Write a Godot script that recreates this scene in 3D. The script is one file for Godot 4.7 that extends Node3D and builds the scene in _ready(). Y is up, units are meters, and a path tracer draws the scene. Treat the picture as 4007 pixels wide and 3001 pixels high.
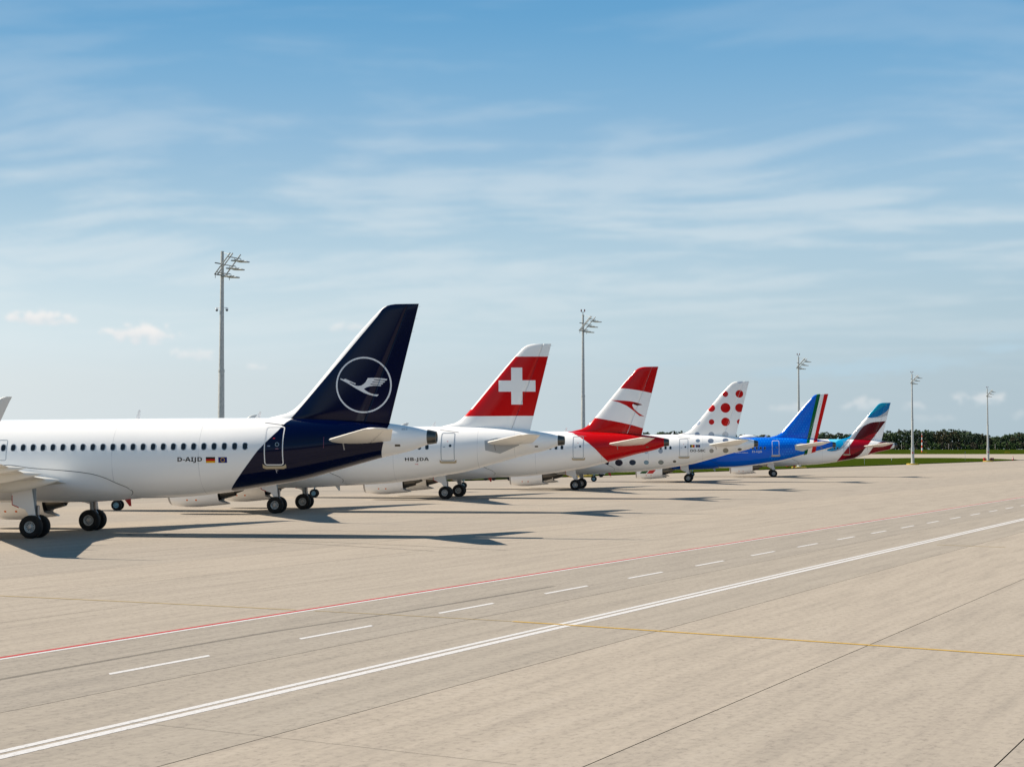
extends Node3D

# ---------------------------------------------------------------- settings
const EXPOSURE := 1.55
const ALONG := Vector2(0.3269, -0.9450)    # x, z: along the service road
const ACROSS := Vector2(0.9450, 0.3269)    # x, z: across it, towards the right
const PITCH := 0.0063                      # the airliners stand slightly nose-down
const GEAR_X := 17.71                      # main gear, metres behind the nose
const PLACES := [[-33.173, -81.72], [-29.74, -113.949], [-23.54, -146.792], [-15.01, -179.632], [-3.891, -222.303], [8.541, -265.555]]

# fuselage sections: station, crown height, keel height, half width
const XS := [0.0, 0.25, 0.7, 1.4, 2.3, 3.2, 4.4, 6.0, 8.0, 22.0, 24.0, 26.4, 28.4, 30.0, 32.0, 34.2, 35.7, 36.55]
const TOP := [3.42, 3.78, 4.08, 4.42, 4.95, 5.38, 5.68, 5.83, 5.87, 5.87, 5.87, 5.86, 5.85, 5.81, 5.73, 5.56, 5.355, 5.19]
const BOT := [3.30, 2.96, 2.66, 2.36, 2.12, 1.98, 1.89, 1.84, 1.82, 1.82, 1.88, 2.12, 2.42, 2.68, 3.2, 3.80, 4.145, 4.45]
const HALF := [0.06, 0.45, 0.85, 1.2, 1.5, 1.7, 1.86, 1.95, 1.975, 1.975, 1.975, 1.93, 1.80, 1.60, 1.27, 0.86, 0.57, 0.42]

# paint boundaries, metres behind the nose and above the ground
const NAVY_BODY := [29.707, 5.769, 29.537, 5.603, 29.252, 5.185, 28.842, 4.74, 28.328, 4.195, 27.824, 3.548, 27.328, 2.965, 26.937, 2.547, 26.653, 2.26, 26.7, 1.5, 34.5, 1.5, 34.24, 3.756, 34.274, 3.903, 34.32, 4.114, 34.394, 4.377, 34.446, 4.547, 34.308, 4.903, 34.605, 5.258, 34.628, 5.379, 34.653, 5.512, 34.9, 6.4, 30.6, 6.4]
const NAVY_FIN := [29.578, 5.753, 30.217, 6.5, 31.208, 7.638, 32.197, 8.768, 33.255, 9.992, 34.03, 10.899, 34.276, 11.242, 34.593, 11.474, 37.0, 12.0, 37.0, 5.0, 29.5, 5.0]
const CRANE := [32.148, 7.799, 32.319, 7.731, 32.384, 7.774, 32.937, 7.523, 32.907, 7.483, 32.632, 7.602, 32.6, 7.587, 32.841, 7.454, 32.964, 7.414, 33.087, 7.409, 33.209, 7.424, 33.311, 7.479, 33.413, 7.578, 33.474, 7.677, 33.535, 7.793, 33.738, 7.802, 34.003, 7.797, 34.248, 7.775, 34.523, 7.731, 34.466, 7.666, 33.865, 7.727, 33.831, 7.689, 34.417, 7.63, 34.367, 7.567, 33.784, 7.614, 33.756, 7.578, 34.32, 7.537, 34.265, 7.474, 33.695, 7.504, 33.658, 7.461, 34.218, 7.442, 34.168, 7.379, 33.984, 7.401, 33.801, 7.403, 33.618, 7.371, 33.475, 7.326, 33.343, 7.258, 33.435, 7.167, 33.557, 7.085, 33.7, 7.019, 33.864, 6.98, 34.084, 6.963, 33.996, 6.87, 33.823, 6.896, 33.578, 6.965, 33.333, 7.057, 33.129, 7.17, 32.924, 7.282, 32.719, 7.415, 32.555, 7.517, 32.37, 7.619, 32.155, 7.732]
const CROSS_FIELD := [33.645, 10.626, 36.114, 10.602, 34.991, 6.529, 29.922, 6.534, 30.245, 7.003, 30.585, 7.0]
const CROSS := [33.332, 9.871, 34.103, 9.862, 34.103, 8.984, 35.009, 8.974, 35.008, 8.193, 34.111, 8.202, 34.11, 7.31, 33.332, 7.317, 33.332, 8.203, 32.455, 8.212, 32.455, 8.987, 33.332, 8.977]
const CHEVRON_TOP := [33.715, 11.62, 36.194, 11.589, 35.52, 9.161, 34.928, 9.298, 34.278, 9.435, 33.465, 9.558, 32.748, 9.623, 32.936, 9.833, 34.056, 11.224]
const CHEVRON_LOW := [30.194, 7.027, 30.496, 7.024, 31.011, 6.938, 31.827, 6.784, 32.805, 6.589, 33.862, 6.336, 34.877, 6.019, 34.59, 5.175, 28.47, 5.219, 27.979, 5.876]
const ARROW := [31.929, 8.579, 32.403, 8.558, 33.136, 8.509, 33.787, 8.43, 34.275, 8.311, 34.697, 8.144, 34.209, 8.067, 33.868, 8.217, 33.786, 8.112, 33.948, 7.784, 34.353, 7.414, 34.856, 7.109, 34.418, 7.17, 33.866, 7.663, 33.298, 8.076, 32.647, 8.367]
const ARROW_FOLD := [33.787, 8.259, 34.031, 8.321, 34.697, 8.144, 34.209, 8.067, 33.949, 8.184]
const TAIL_RED := [28.081, 5.808, 28.602, 5.686, 29.297, 5.287, 29.964, 4.836, 30.612, 4.265, 31.157, 3.655, 31.597, 3.203, 31.9, 1.5, 36.6, 1.5, 36.6, 6.4, 27.5, 6.4]
const DOTS_RED := [33.576, 10.142, 0.3, 0.31, 35.071, 10.148, 0.41, 0.41, 32.08, 8.643, 0.39, 0.39, 33.573, 8.66, 0.52, 0.52, 35.063, 8.65, 0.46, 0.46, 32.073, 7.165, 0.29, 0.29, 33.565, 7.161, 0.46, 0.46, 35.046, 7.158, 0.27, 0.28]
const DOTS_GREY := [35.109, 11.616, 0.34, 0.34, 30.613, 7.119, 0.28, 0.28, 29.066, 5.883, 0.22, 0.22, 30.541, 5.837, 0.26, 0.26, 32.036, 5.786, 0.31, 0.31, 33.528, 5.793, 0.33, 0.33]
const DOTS_BODY := [30.604, 5.159, 0.23, 0.18, 31.975, 5.137, 0.31, 0.25, 33.535, 5.181, 0.31, 0.23, 35.031, 5.211, 0.2, 0.14, 32.039, 4.069, 0.23, 0.22, 33.536, 4.094, 0.3, 0.26, 35.025, 4.205, 0.22, 0.14, 22.189, 2.864, 0.41, 0.34, 23.651, 2.884, 0.35, 0.29, 25.112, 2.879, 0.27, 0.23, 26.663, 2.878, 0.29, 0.24, 28.107, 2.959, 0.18, 0.14, 25.129, 4.041, 0.23, 0.24, 26.657, 4.071, 0.24, 0.24]
const STRIPE_GREEN := [34.653, 11.609, 35.129, 11.604, 33.666, 5.464, 33.482, 4.828, 33.078, 4.83, 33.234, 5.376]
const STRIPE_WHITE := [35.129, 11.604, 35.614, 11.599, 34.179, 5.551, 34.021, 4.824, 33.482, 4.828, 33.666, 5.464]
const STRIPE_RED := [35.614, 11.599, 36.152, 11.593, 34.672, 5.502, 34.515, 4.821, 34.021, 4.824, 34.179, 5.551]
const STRIPE_B_GREEN := [33.279, 5.556, 33.654, 5.508, 33.391, 4.463, 33.231, 3.499, 32.804, 3.448, 32.984, 4.375]
const STRIPE_B_WHITE := [33.654, 5.508, 34.144, 5.505, 33.874, 4.188, 33.771, 3.642, 33.231, 3.499, 33.391, 4.463]
const STRIPE_B_RED := [34.144, 5.505, 34.632, 5.457, 34.432, 4.457, 34.311, 3.739, 33.771, 3.642, 33.874, 4.188]
const SWEEP_LIGHT := [31.961, 9.249, 33.838, 11.531, 36.157, 11.643, 34.893, 10.845, 32.393, 9.266]
const SWEEP_BLUE := [32.393, 9.266, 34.893, 10.845, 36.157, 11.643, 35.83, 10.6, 35.549, 10.231, 35.083, 9.864, 34.617, 9.564, 34.018, 9.299, 33.288, 9.15, 32.823, 9.161]
const SWEEP_GREY_TOP := [35.951, 10.767, 35.543, 9.522, 34.879, 9.292, 34.215, 9.142, 33.42, 9.115, 34.018, 9.299, 34.617, 9.564, 35.083, 9.864, 35.549, 10.231]
const SWEEP_DARK := [29.936, 5.276, 30.44, 5.915, 30.81, 6.487, 31.28, 7.159, 31.816, 7.763, 32.417, 8.164, 32.95, 8.376, 33.614, 8.492, 35.317, 8.613, 34.064, 6.969, 32.601, 6.406, 31.468, 5.772, 31.464, 5.266]
const SWEEP_CRIMSON := [34.064, 6.969, 33.059, 5.66, 32.723, 5.122, 30.865, 5.135, 31.468, 5.772, 32.601, 6.406]
const SWEEP_GREY_LOW := [32.417, 8.164, 31.951, 7.965, 31.217, 7.599, 30.616, 7.164, 30.213, 6.694, 29.642, 5.887, 29.138, 5.281, 30.003, 5.276, 30.44, 5.915, 30.81, 6.487, 31.28, 7.159, 31.816, 7.763]
const SWEEP_FOOT := [28.209, 5.694, 28.411, 5.929, 29.144, 6.093, 29.947, 6.628, 30.213, 6.694, 29.642, 5.887, 29.338, 5.28]
const SWEEP_B_CRIMSON := [30.471, 5.779, 30.326, 5.759, 29.704, 5.004, 29.149, 4.368, 28.29, 3.263, 27.652, 2.42, 27.9, 1.5, 30.5, 1.5, 30.417, 2.897, 31.054, 3.299, 31.437, 3.647, 32.027, 4.484, 32.371, 4.852, 32.968, 5.558, 33.0, 6.4, 30.9, 6.4]
const SWEEP_B_DARK := [32.027, 4.484, 30.424, 3.654, 28.65, 2.856, 28.409, 2.585, 29.0, 1.5, 30.5, 1.5, 30.417, 2.897, 31.054, 3.299, 31.437, 3.647]
const SWEEP_B_TAIL := [32.6, 1.5, 32.425, 3.383, 32.779, 3.908, 33.17, 4.477, 33.925, 5.112, 34.78, 5.459, 35.393, 5.429, 36.462, 5.164, 35.947, 4.339, 36.0, 1.5]
const SWEEP_B_CYAN := [26.338, 5.842, 26.623, 5.895, 26.0, 6.4, 29.0, 6.4, 28.402, 5.827, 27.825, 5.625, 27.323, 5.255, 26.789, 5.225]
const SWEEP_B_BLUE := [26.789, 5.225, 27.323, 5.255, 27.825, 5.625, 28.402, 5.827, 28.8, 6.4, 30.3, 6.4, 29.157, 5.616, 28.601, 4.943, 28.017, 4.375, 27.415, 4.11, 26.749, 3.98, 26.085, 4.031, 26.125, 5.23]
const SWEEP_B_GREY := [29.628, 5.784, 29.157, 5.616, 28.601, 4.943, 28.017, 4.375, 27.415, 4.11, 26.749, 3.98, 26.085, 4.017, 26.748, 3.912, 27.414, 3.942, 28.08, 4.173, 28.686, 4.539, 29.241, 5.074, 29.796, 5.783]
const GEAR_DOOR := [16.733, 2.638, 17.671, 2.572, 17.784, 1.815, 17.883, 1.121, 17.558, 1.122, 17.373, 1.407, 17.034, 1.507, 16.707, 1.644, 16.7, 2.166]
const PLATE := [31.599, 4.83, 32.418, 5.025, 32.871, 4.965, 33.973, 4.589, 33.943, 4.504, 32.637, 3.938, 31.661, 4.171]

var rng := RandomNumberGenerator.new()
var names := {}
var M := {}
var S := {}          # shared meshes


# ---------------------------------------------------------------- nodes
func numbered(called: String) -> String:
	names[called] = names.get(called, -1) + 1
	return called if names[called] == 0 else "%s_%03d" % [called, names[called]]


func thing(called: String, label: String, category: String, at := Vector3.ZERO, turn := 0.0, group := "") -> Node3D:
	var o := Node3D.new()
	o.name = numbered(called)
	add_child(o)
	o.position = at
	o.rotation.y = turn
	o.set_meta("label", label)
	o.set_meta("category", category)
	if group:
		o.set_meta("group", group)
	return o


func part(parent: Node, called: String, mesh: Mesh, m: Material, at := Transform3D.IDENTITY) -> MeshInstance3D:
	var o := MeshInstance3D.new()
	o.name = called
	o.mesh = mesh
	o.material_override = m
	o.transform = at
	parent.add_child(o, true)
	return o


func node(parent: Node, called: String, at := Transform3D.IDENTITY) -> Node3D:
	var o := Node3D.new()
	o.name = called
	o.transform = at
	parent.add_child(o, true)
	return o


func structure(called: String, mesh: Mesh, m: Material) -> MeshInstance3D:
	var o := part(self, numbered(called), mesh, m)
	o.set_meta("kind", "structure")
	return o


func mat(c: Color, rough := 0.5, metal := 0.0) -> StandardMaterial3D:
	var m := StandardMaterial3D.new()
	m.albedo_color = c
	m.roughness = rough
	m.metallic = metal
	return m


func lin(r: float, g: float, b: float) -> Color:
	return Color(r, g, b).linear_to_srgb()


# ---------------------------------------------------------------- mesh building
class Shape:
	var v := PackedVector3Array()
	var n := PackedVector3Array()
	var uv := PackedVector2Array()
	var idx := PackedInt32Array()
	var has_uv := false

	# a patch of triangles with smooth normals, turned so that they face away from the middle
	func patch(pv: PackedVector3Array, tri: PackedInt32Array, facing := Vector3.ZERO, puv := PackedVector2Array()) -> void:
		var mid := Vector3.ZERO
		for p in pv:
			mid += p
		mid /= maxf(1.0, pv.size())
		var total := 0.0
		for t in range(0, tri.size(), 3):
			var a := pv[tri[t]]
			var f := (pv[tri[t + 1]] - a).cross(pv[tri[t + 2]] - a)
			total += f.dot(facing) if facing != Vector3.ZERO else f.dot((a + pv[tri[t + 1]] + pv[tri[t + 2]]) / 3.0 - mid)
		var flip := total < 0.0
		var base := v.size()
		var pn := PackedVector3Array()
		pn.resize(pv.size())
		for t in range(0, tri.size(), 3):
			var i := tri[t]
			var j := tri[t + 2] if flip else tri[t + 1]
			var k := tri[t + 1] if flip else tri[t + 2]
			var f := (pv[j] - pv[i]).cross(pv[k] - pv[i])
			pn[i] += f
			pn[j] += f
			pn[k] += f
			idx.append(base + i)
			idx.append(base + k)
			idx.append(base + j)
		for q in pn:
			n.append(q.normalized() if q.length_squared() > 1e-20 else Vector3.UP)
		v.append_array(pv)
		if puv.size() == pv.size():
			has_uv = true
			uv.append_array(puv)
		else:
			for q in pv:
				uv.append(Vector2.ZERO)

	func loft(rings: Array, closed := true, cap_a := false, cap_b := false, puv := PackedVector2Array()) -> void:
		var pv := PackedVector3Array()
		var tri := PackedInt32Array()
		var c: int = rings[0].size()
		for r in rings:
			pv.append_array(r)
		for r in rings.size() - 1:
			for k in (c if closed else c - 1):
				var a := r * c + k
				var b := r * c + (k + 1) % c
				tri.append_array([a, b, b + c, a, b + c, a + c])
		patch(pv, tri, Vector3.ZERO, puv)
		var mid := Vector3.ZERO
		for p in pv:
			mid += p
		mid /= pv.size()
		if cap_a:
			fan(rings[0], rings[0], mid)
		if cap_b:
			fan(rings[-1], rings[-1], mid)

	func fan(ring: PackedVector3Array, _r, away: Vector3) -> void:
		var mid := Vector3.ZERO
		for p in ring:
			mid += p
		mid /= ring.size()
		var pv := ring.duplicate()
		pv.append(mid)
		var tri := PackedInt32Array()
		for k in ring.size():
			tri.append_array([k, (k + 1) % ring.size(), ring.size()])
		patch(pv, tri, mid - away)

	func tube(a: Vector3, b: Vector3, ra: float, rb: float, sides := 10) -> void:
		var d := (b - a).normalized()
		var x := d.cross(Vector3.UP if absf(d.y) < 0.9 else Vector3.RIGHT).normalized()
		var y := d.cross(x)
		var r0 := PackedVector3Array()
		var r1 := PackedVector3Array()
		for k in sides:
			var w := TAU * (k + 0.5) / sides
			var o := x * cos(w) + y * sin(w)
			r0.append(a + o * ra)
			r1.append(b + o * rb)
		loft([r0, r1], true, true, true)

	# profile: (along the axis, radius); axis runs from 'at' in direction d
	func lathe(profile: Array, at: Vector3, d: Vector3, sides := 32) -> void:
		var x := d.cross(Vector3.UP if absf(d.y) < 0.9 else Vector3.RIGHT).normalized()
		var y := d.cross(x)
		var rings := []
		for p in profile:
			var ring := PackedVector3Array()
			for k in sides:
				var w := TAU * k / sides
				ring.append(at + d * p.x + (x * cos(w) + y * sin(w)) * maxf(p.y, 0.0005))
			rings.append(ring)
		loft(rings)

	func box(t: Transform3D, size: Vector3, bevel := 0.0) -> void:
		var h := size / 2.0
		var e := minf(bevel, minf(h.x, minf(h.y, h.z)) * 0.9)
		if e <= 0.0:
			for axis in 3:
				for s in [-1.0, 1.0]:
					var pv := PackedVector3Array()
					for q in [[-1, -1], [1, -1], [1, 1], [-1, 1]]:
						var p := Vector3.ZERO
						p[axis] = s * h[axis]
						p[(axis + 1) % 3] = q[0] * h[(axis + 1) % 3]
						p[(axis + 2) % 3] = q[1] * h[(axis + 2) % 3]
						pv.append(t * p)
					var f := Vector3.ZERO
					f[axis] = s
					patch(pv, PackedInt32Array([0, 1, 2, 0, 2, 3]), t.basis * f)
			return
		# stacked outline rings: chamfered all round
		var rings := []
		for lv in [[-h.y, e], [-h.y + e, 0.0], [h.y - e, 0.0], [h.y, e]]:
			var ring := PackedVector3Array()
			var i: float = lv[1]
			for q in [[1, 1, 0], [1, 1, 1], [-1, 1, 1], [-1, 1, 0], [-1, -1, 0], [-1, -1, 1], [1, -1, 1], [1, -1, 0]]:
				var px: float = q[0] * (h.x - i - (e if q[2] == 1 else 0.0))
				var pz: float = q[1] * (h.z - i - (e if q[2] == 0 else 0.0))
				ring.append(t * Vector3(px, lv[0], pz))
			rings.append(ring)
		for r in 3:
			for k in 8:
				var quad := PackedVector3Array([rings[r][k], rings[r][(k + 1) % 8], rings[r + 1][(k + 1) % 8], rings[r + 1][k]])
				patch(quad, PackedInt32Array([0, 1, 2, 0, 2, 3]), (quad[0] + quad[1] + quad[2] + quad[3]) / 4.0 - t.origin)
		fan(rings[0], null, t.origin)
		fan(rings[3], null, t.origin)

	# a flat outline (Vector2) given thickness: placed by t, its z is the thickness
	func prism(outline: PackedVector2Array, t: Transform3D, z0: float, z1: float) -> void:
		var tri := Geometry2D.triangulate_polygon(outline)
		var a := PackedVector3Array()
		var b := PackedVector3Array()
		for p in outline:
			a.append(t * Vector3(p.x, p.y, z0))
			b.append(t * Vector3(p.x, p.y, z1))
		patch(a, tri, t.basis.z * -signf(z1 - z0))
		patch(b, tri, t.basis.z * signf(z1 - z0))
		var away := PackedVector2Array(outline)
		var ccw := not Geometry2D.is_polygon_clockwise(away)
		for k in outline.size():
			var j := (k + 1) % outline.size()
			var e := outline[j] - outline[k]
			var out2 := Vector2(e.y, -e.x) if ccw else Vector2(-e.y, e.x)
			patch(PackedVector3Array([a[k], a[j], b[j], b[k]]), PackedInt32Array([0, 1, 2, 0, 2, 3]), t.basis * Vector3(out2.x, out2.y, 0))

	func sheet(quad: Array, facing := Vector3.UP, puv := PackedVector2Array()) -> void:
		patch(PackedVector3Array(quad), PackedInt32Array([0, 1, 2, 0, 2, 3]), facing, puv)

	func done() -> ArrayMesh:
		var arrays := []
		arrays.resize(Mesh.ARRAY_MAX)
		arrays[Mesh.ARRAY_VERTEX] = v
		arrays[Mesh.ARRAY_NORMAL] = n
		if has_uv:
			arrays[Mesh.ARRAY_TEX_UV] = uv
		arrays[Mesh.ARRAY_INDEX] = idx
		var m := ArrayMesh.new()
		m.add_surface_from_arrays(Mesh.PRIMITIVE_TRIANGLES, arrays)
		return m


func table(xs: Array, ys: Array, x: float) -> float:
	# smooth monotone curve through the points
	var k := xs.size()
	if x <= xs[0]:
		return ys[0]
	if x >= xs[k - 1]:
		return ys[k - 1]
	var i := 0
	while x > xs[i + 1]:
		i += 1
	var h: float = xs[i + 1] - xs[i]
	var d: float = (ys[i + 1] - ys[i]) / h
	var d0: float = (ys[i] - ys[i - 1]) / (xs[i] - xs[i - 1]) if i > 0 else d
	var d1: float = (ys[i + 2] - ys[i + 1]) / (xs[i + 2] - xs[i + 1]) if i + 2 < k else d
	var m0: float = 0.0 if d0 * d <= 0.0 else 2.0 * d0 * d / (d0 + d)
	var m1: float = 0.0 if d1 * d <= 0.0 else 2.0 * d1 * d / (d1 + d)
	if i == 0:
		m0 = d
	if i + 2 >= k:
		m1 = d
	var t: float = (x - xs[i]) / h
	return ys[i] * (2 * t * t * t - 3 * t * t + 1) + h * m0 * (t * t * t - 2 * t * t + t) + ys[i + 1] * (3 * t * t - 2 * t * t * t) + h * m1 * (t * t * t - t * t)


func skin(x: float, y: float, out := 0.0) -> Vector3:
	# a point of the port side of the fuselage, lifted off it by 'out'
	var t := table(XS, TOP, x)
	var b := table(XS, BOT, x)
	var w := table(XS, HALF, x)
	var k := clampf((y - (t + b) / 2.0) / ((t - b) / 2.0), -1.0, 1.0)
	var z := w * sqrt(1.0 - k * k)
	var nrm := skin_normal(x, y)
	return Vector3(x - GEAR_X, y, z) + nrm * out


func skin_normal(x: float, y: float) -> Vector3:
	var t := table(XS, TOP, x)
	var b := table(XS, BOT, x)
	var w := table(XS, HALF, x)
	var hh := (t - b) / 2.0
	var k := clampf((y - (t + b) / 2.0) / hh, -0.999, 0.999)
	var s := sqrt(1.0 - k * k)
	var slope := (table(XS, HALF, x + 0.1) - table(XS, HALF, x - 0.1)) / 0.2
	return Vector3(-slope * s, k / hh, s / w).normalized()


func xz(along: float, off: float, y := 0.0) -> Vector3:
	var p := ALONG * along + ACROSS * off
	return Vector3(p.x, y, p.y)


# ---------------------------------------------------------------- painting
func fill_poly(img: Image, pts: PackedVector2Array, c: Color) -> void:
	var lo := img.get_height()
	var hi := 0
	for p in pts:
		lo = mini(lo, int(floor(p.y)))
		hi = maxi(hi, int(ceil(p.y)))
	for y in range(maxi(lo, 0), mini(hi, img.get_height())):
		var cuts: Array[float] = []
		var yy := y + 0.5
		for k in pts.size():
			var a := pts[k]
			var b := pts[(k + 1) % pts.size()]
			if (a.y <= yy) != (b.y <= yy):
				cuts.append(a.x + (yy - a.y) / (b.y - a.y) * (b.x - a.x))
		cuts.sort()
		for k in range(0, cuts.size() - 1, 2):
			var x0 := maxi(0, roundi(cuts[k]))
			var x1 := mini(img.get_width(), roundi(cuts[k + 1]))
			if x1 > x0:
				img.fill_rect(Rect2i(x0, y, x1 - x0, 1), c)


class Canvas:
	var img: Image
	var x0: float
	var y1: float
	var sx: float
	var sy: float
	var host

	func poly(flat: Array, c: Color) -> void:
		var p := PackedVector2Array()
		for k in range(0, flat.size(), 2):
			p.append(Vector2((flat[k] - x0) * sx, (y1 - flat[k + 1]) * sy))
		host.fill_poly(img, p, c)

	func disc(cx: float, cy: float, rx: float, ry: float, c: Color, sides := 48) -> void:
		var f := []
		for k in sides:
			f.append(cx + cos(TAU * k / sides) * rx)
			f.append(cy + sin(TAU * k / sides) * ry)
		poly(f, c)

	func ring(cx: float, cy: float, r: float, w: float, c: Color, sides := 96) -> void:
		for k in sides:
			var a := TAU * k / sides
			var b := TAU * (k + 1.04) / sides
			poly([cx + cos(a) * r, cy + sin(a) * r, cx + cos(b) * r, cy + sin(b) * r, cx + cos(b) * (r - w), cy + sin(b) * (r - w), cx + cos(a) * (r - w), cy + sin(a) * (r - w)], c)

	func line(ax: float, ay: float, bx: float, by: float, w: float, c: Color) -> void:
		var d := Vector2(bx - ax, by - ay).normalized().orthogonal() * w / 2.0
		poly([ax + d.x, ay + d.y, bx + d.x, by + d.y, bx - d.x, by - d.y, ax - d.x, ay - d.y], c)

	func rect(ax: float, ay: float, bx: float, by: float, c: Color) -> void:
		poly([ax, ay, bx, ay, bx, by, ax, by], c)

	func texture() -> ImageTexture:
		img.shrink_x2()
		return ImageTexture.create_from_image(img)


func canvas(w: int, h: int, x0: float, x1: float, y0: float, y1: float, c: Color) -> Canvas:
	var k := Canvas.new()
	k.img = Image.create(w * 2, h * 2, false, Image.FORMAT_RGB8)
	k.img.fill(c)
	k.x0 = x0
	k.y1 = y1
	k.sx = w * 2 / (x1 - x0)
	k.sy = h * 2 / (y1 - y0)
	k.host = self
	return k


# ---------------------------------------------------------------- light, sky, camera
func set_the_light() -> void:
	var cam := Camera3D.new()
	cam.name = "camera"
	add_child(cam)
	cam.position = Vector3(0, 4.336, 0)
	cam.rotation = Vector3(0.03951, 0.12343, 0)
	cam.fov = 25.976
	cam.near = 0.1
	cam.far = 9000.0
	cam.current = true

	var env := Environment.new()
	env.background_mode = Environment.BG_SKY
	env.tonemap_mode = Environment.TONE_MAPPER_LINEAR
	env.tonemap_exposure = EXPOSURE
	env.sdfgi_enabled = true
	env.ssao_enabled = true
	env.ssil_enabled = true
	var sky := Sky.new()
	var pano := PanoramaSkyMaterial.new()
	pano.panorama = sky_picture()
	sky.sky_material = pano
	env.sky = sky
	var we := WorldEnvironment.new()
	we.name = "world_environment"
	we.environment = env
	add_child(we)

	var sun := DirectionalLight3D.new()
	sun.name = "sun"
	sun.light_color = Color(1.0, 0.945, 0.87)
	sun.light_energy = 1.5
	sun.light_angular_distance = 0.5
	sun.shadow_enabled = true
	add_child(sun)
	sun.look_at_from_position(Vector3.ZERO, Vector3(12.1, -11.6, 1.6))


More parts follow.
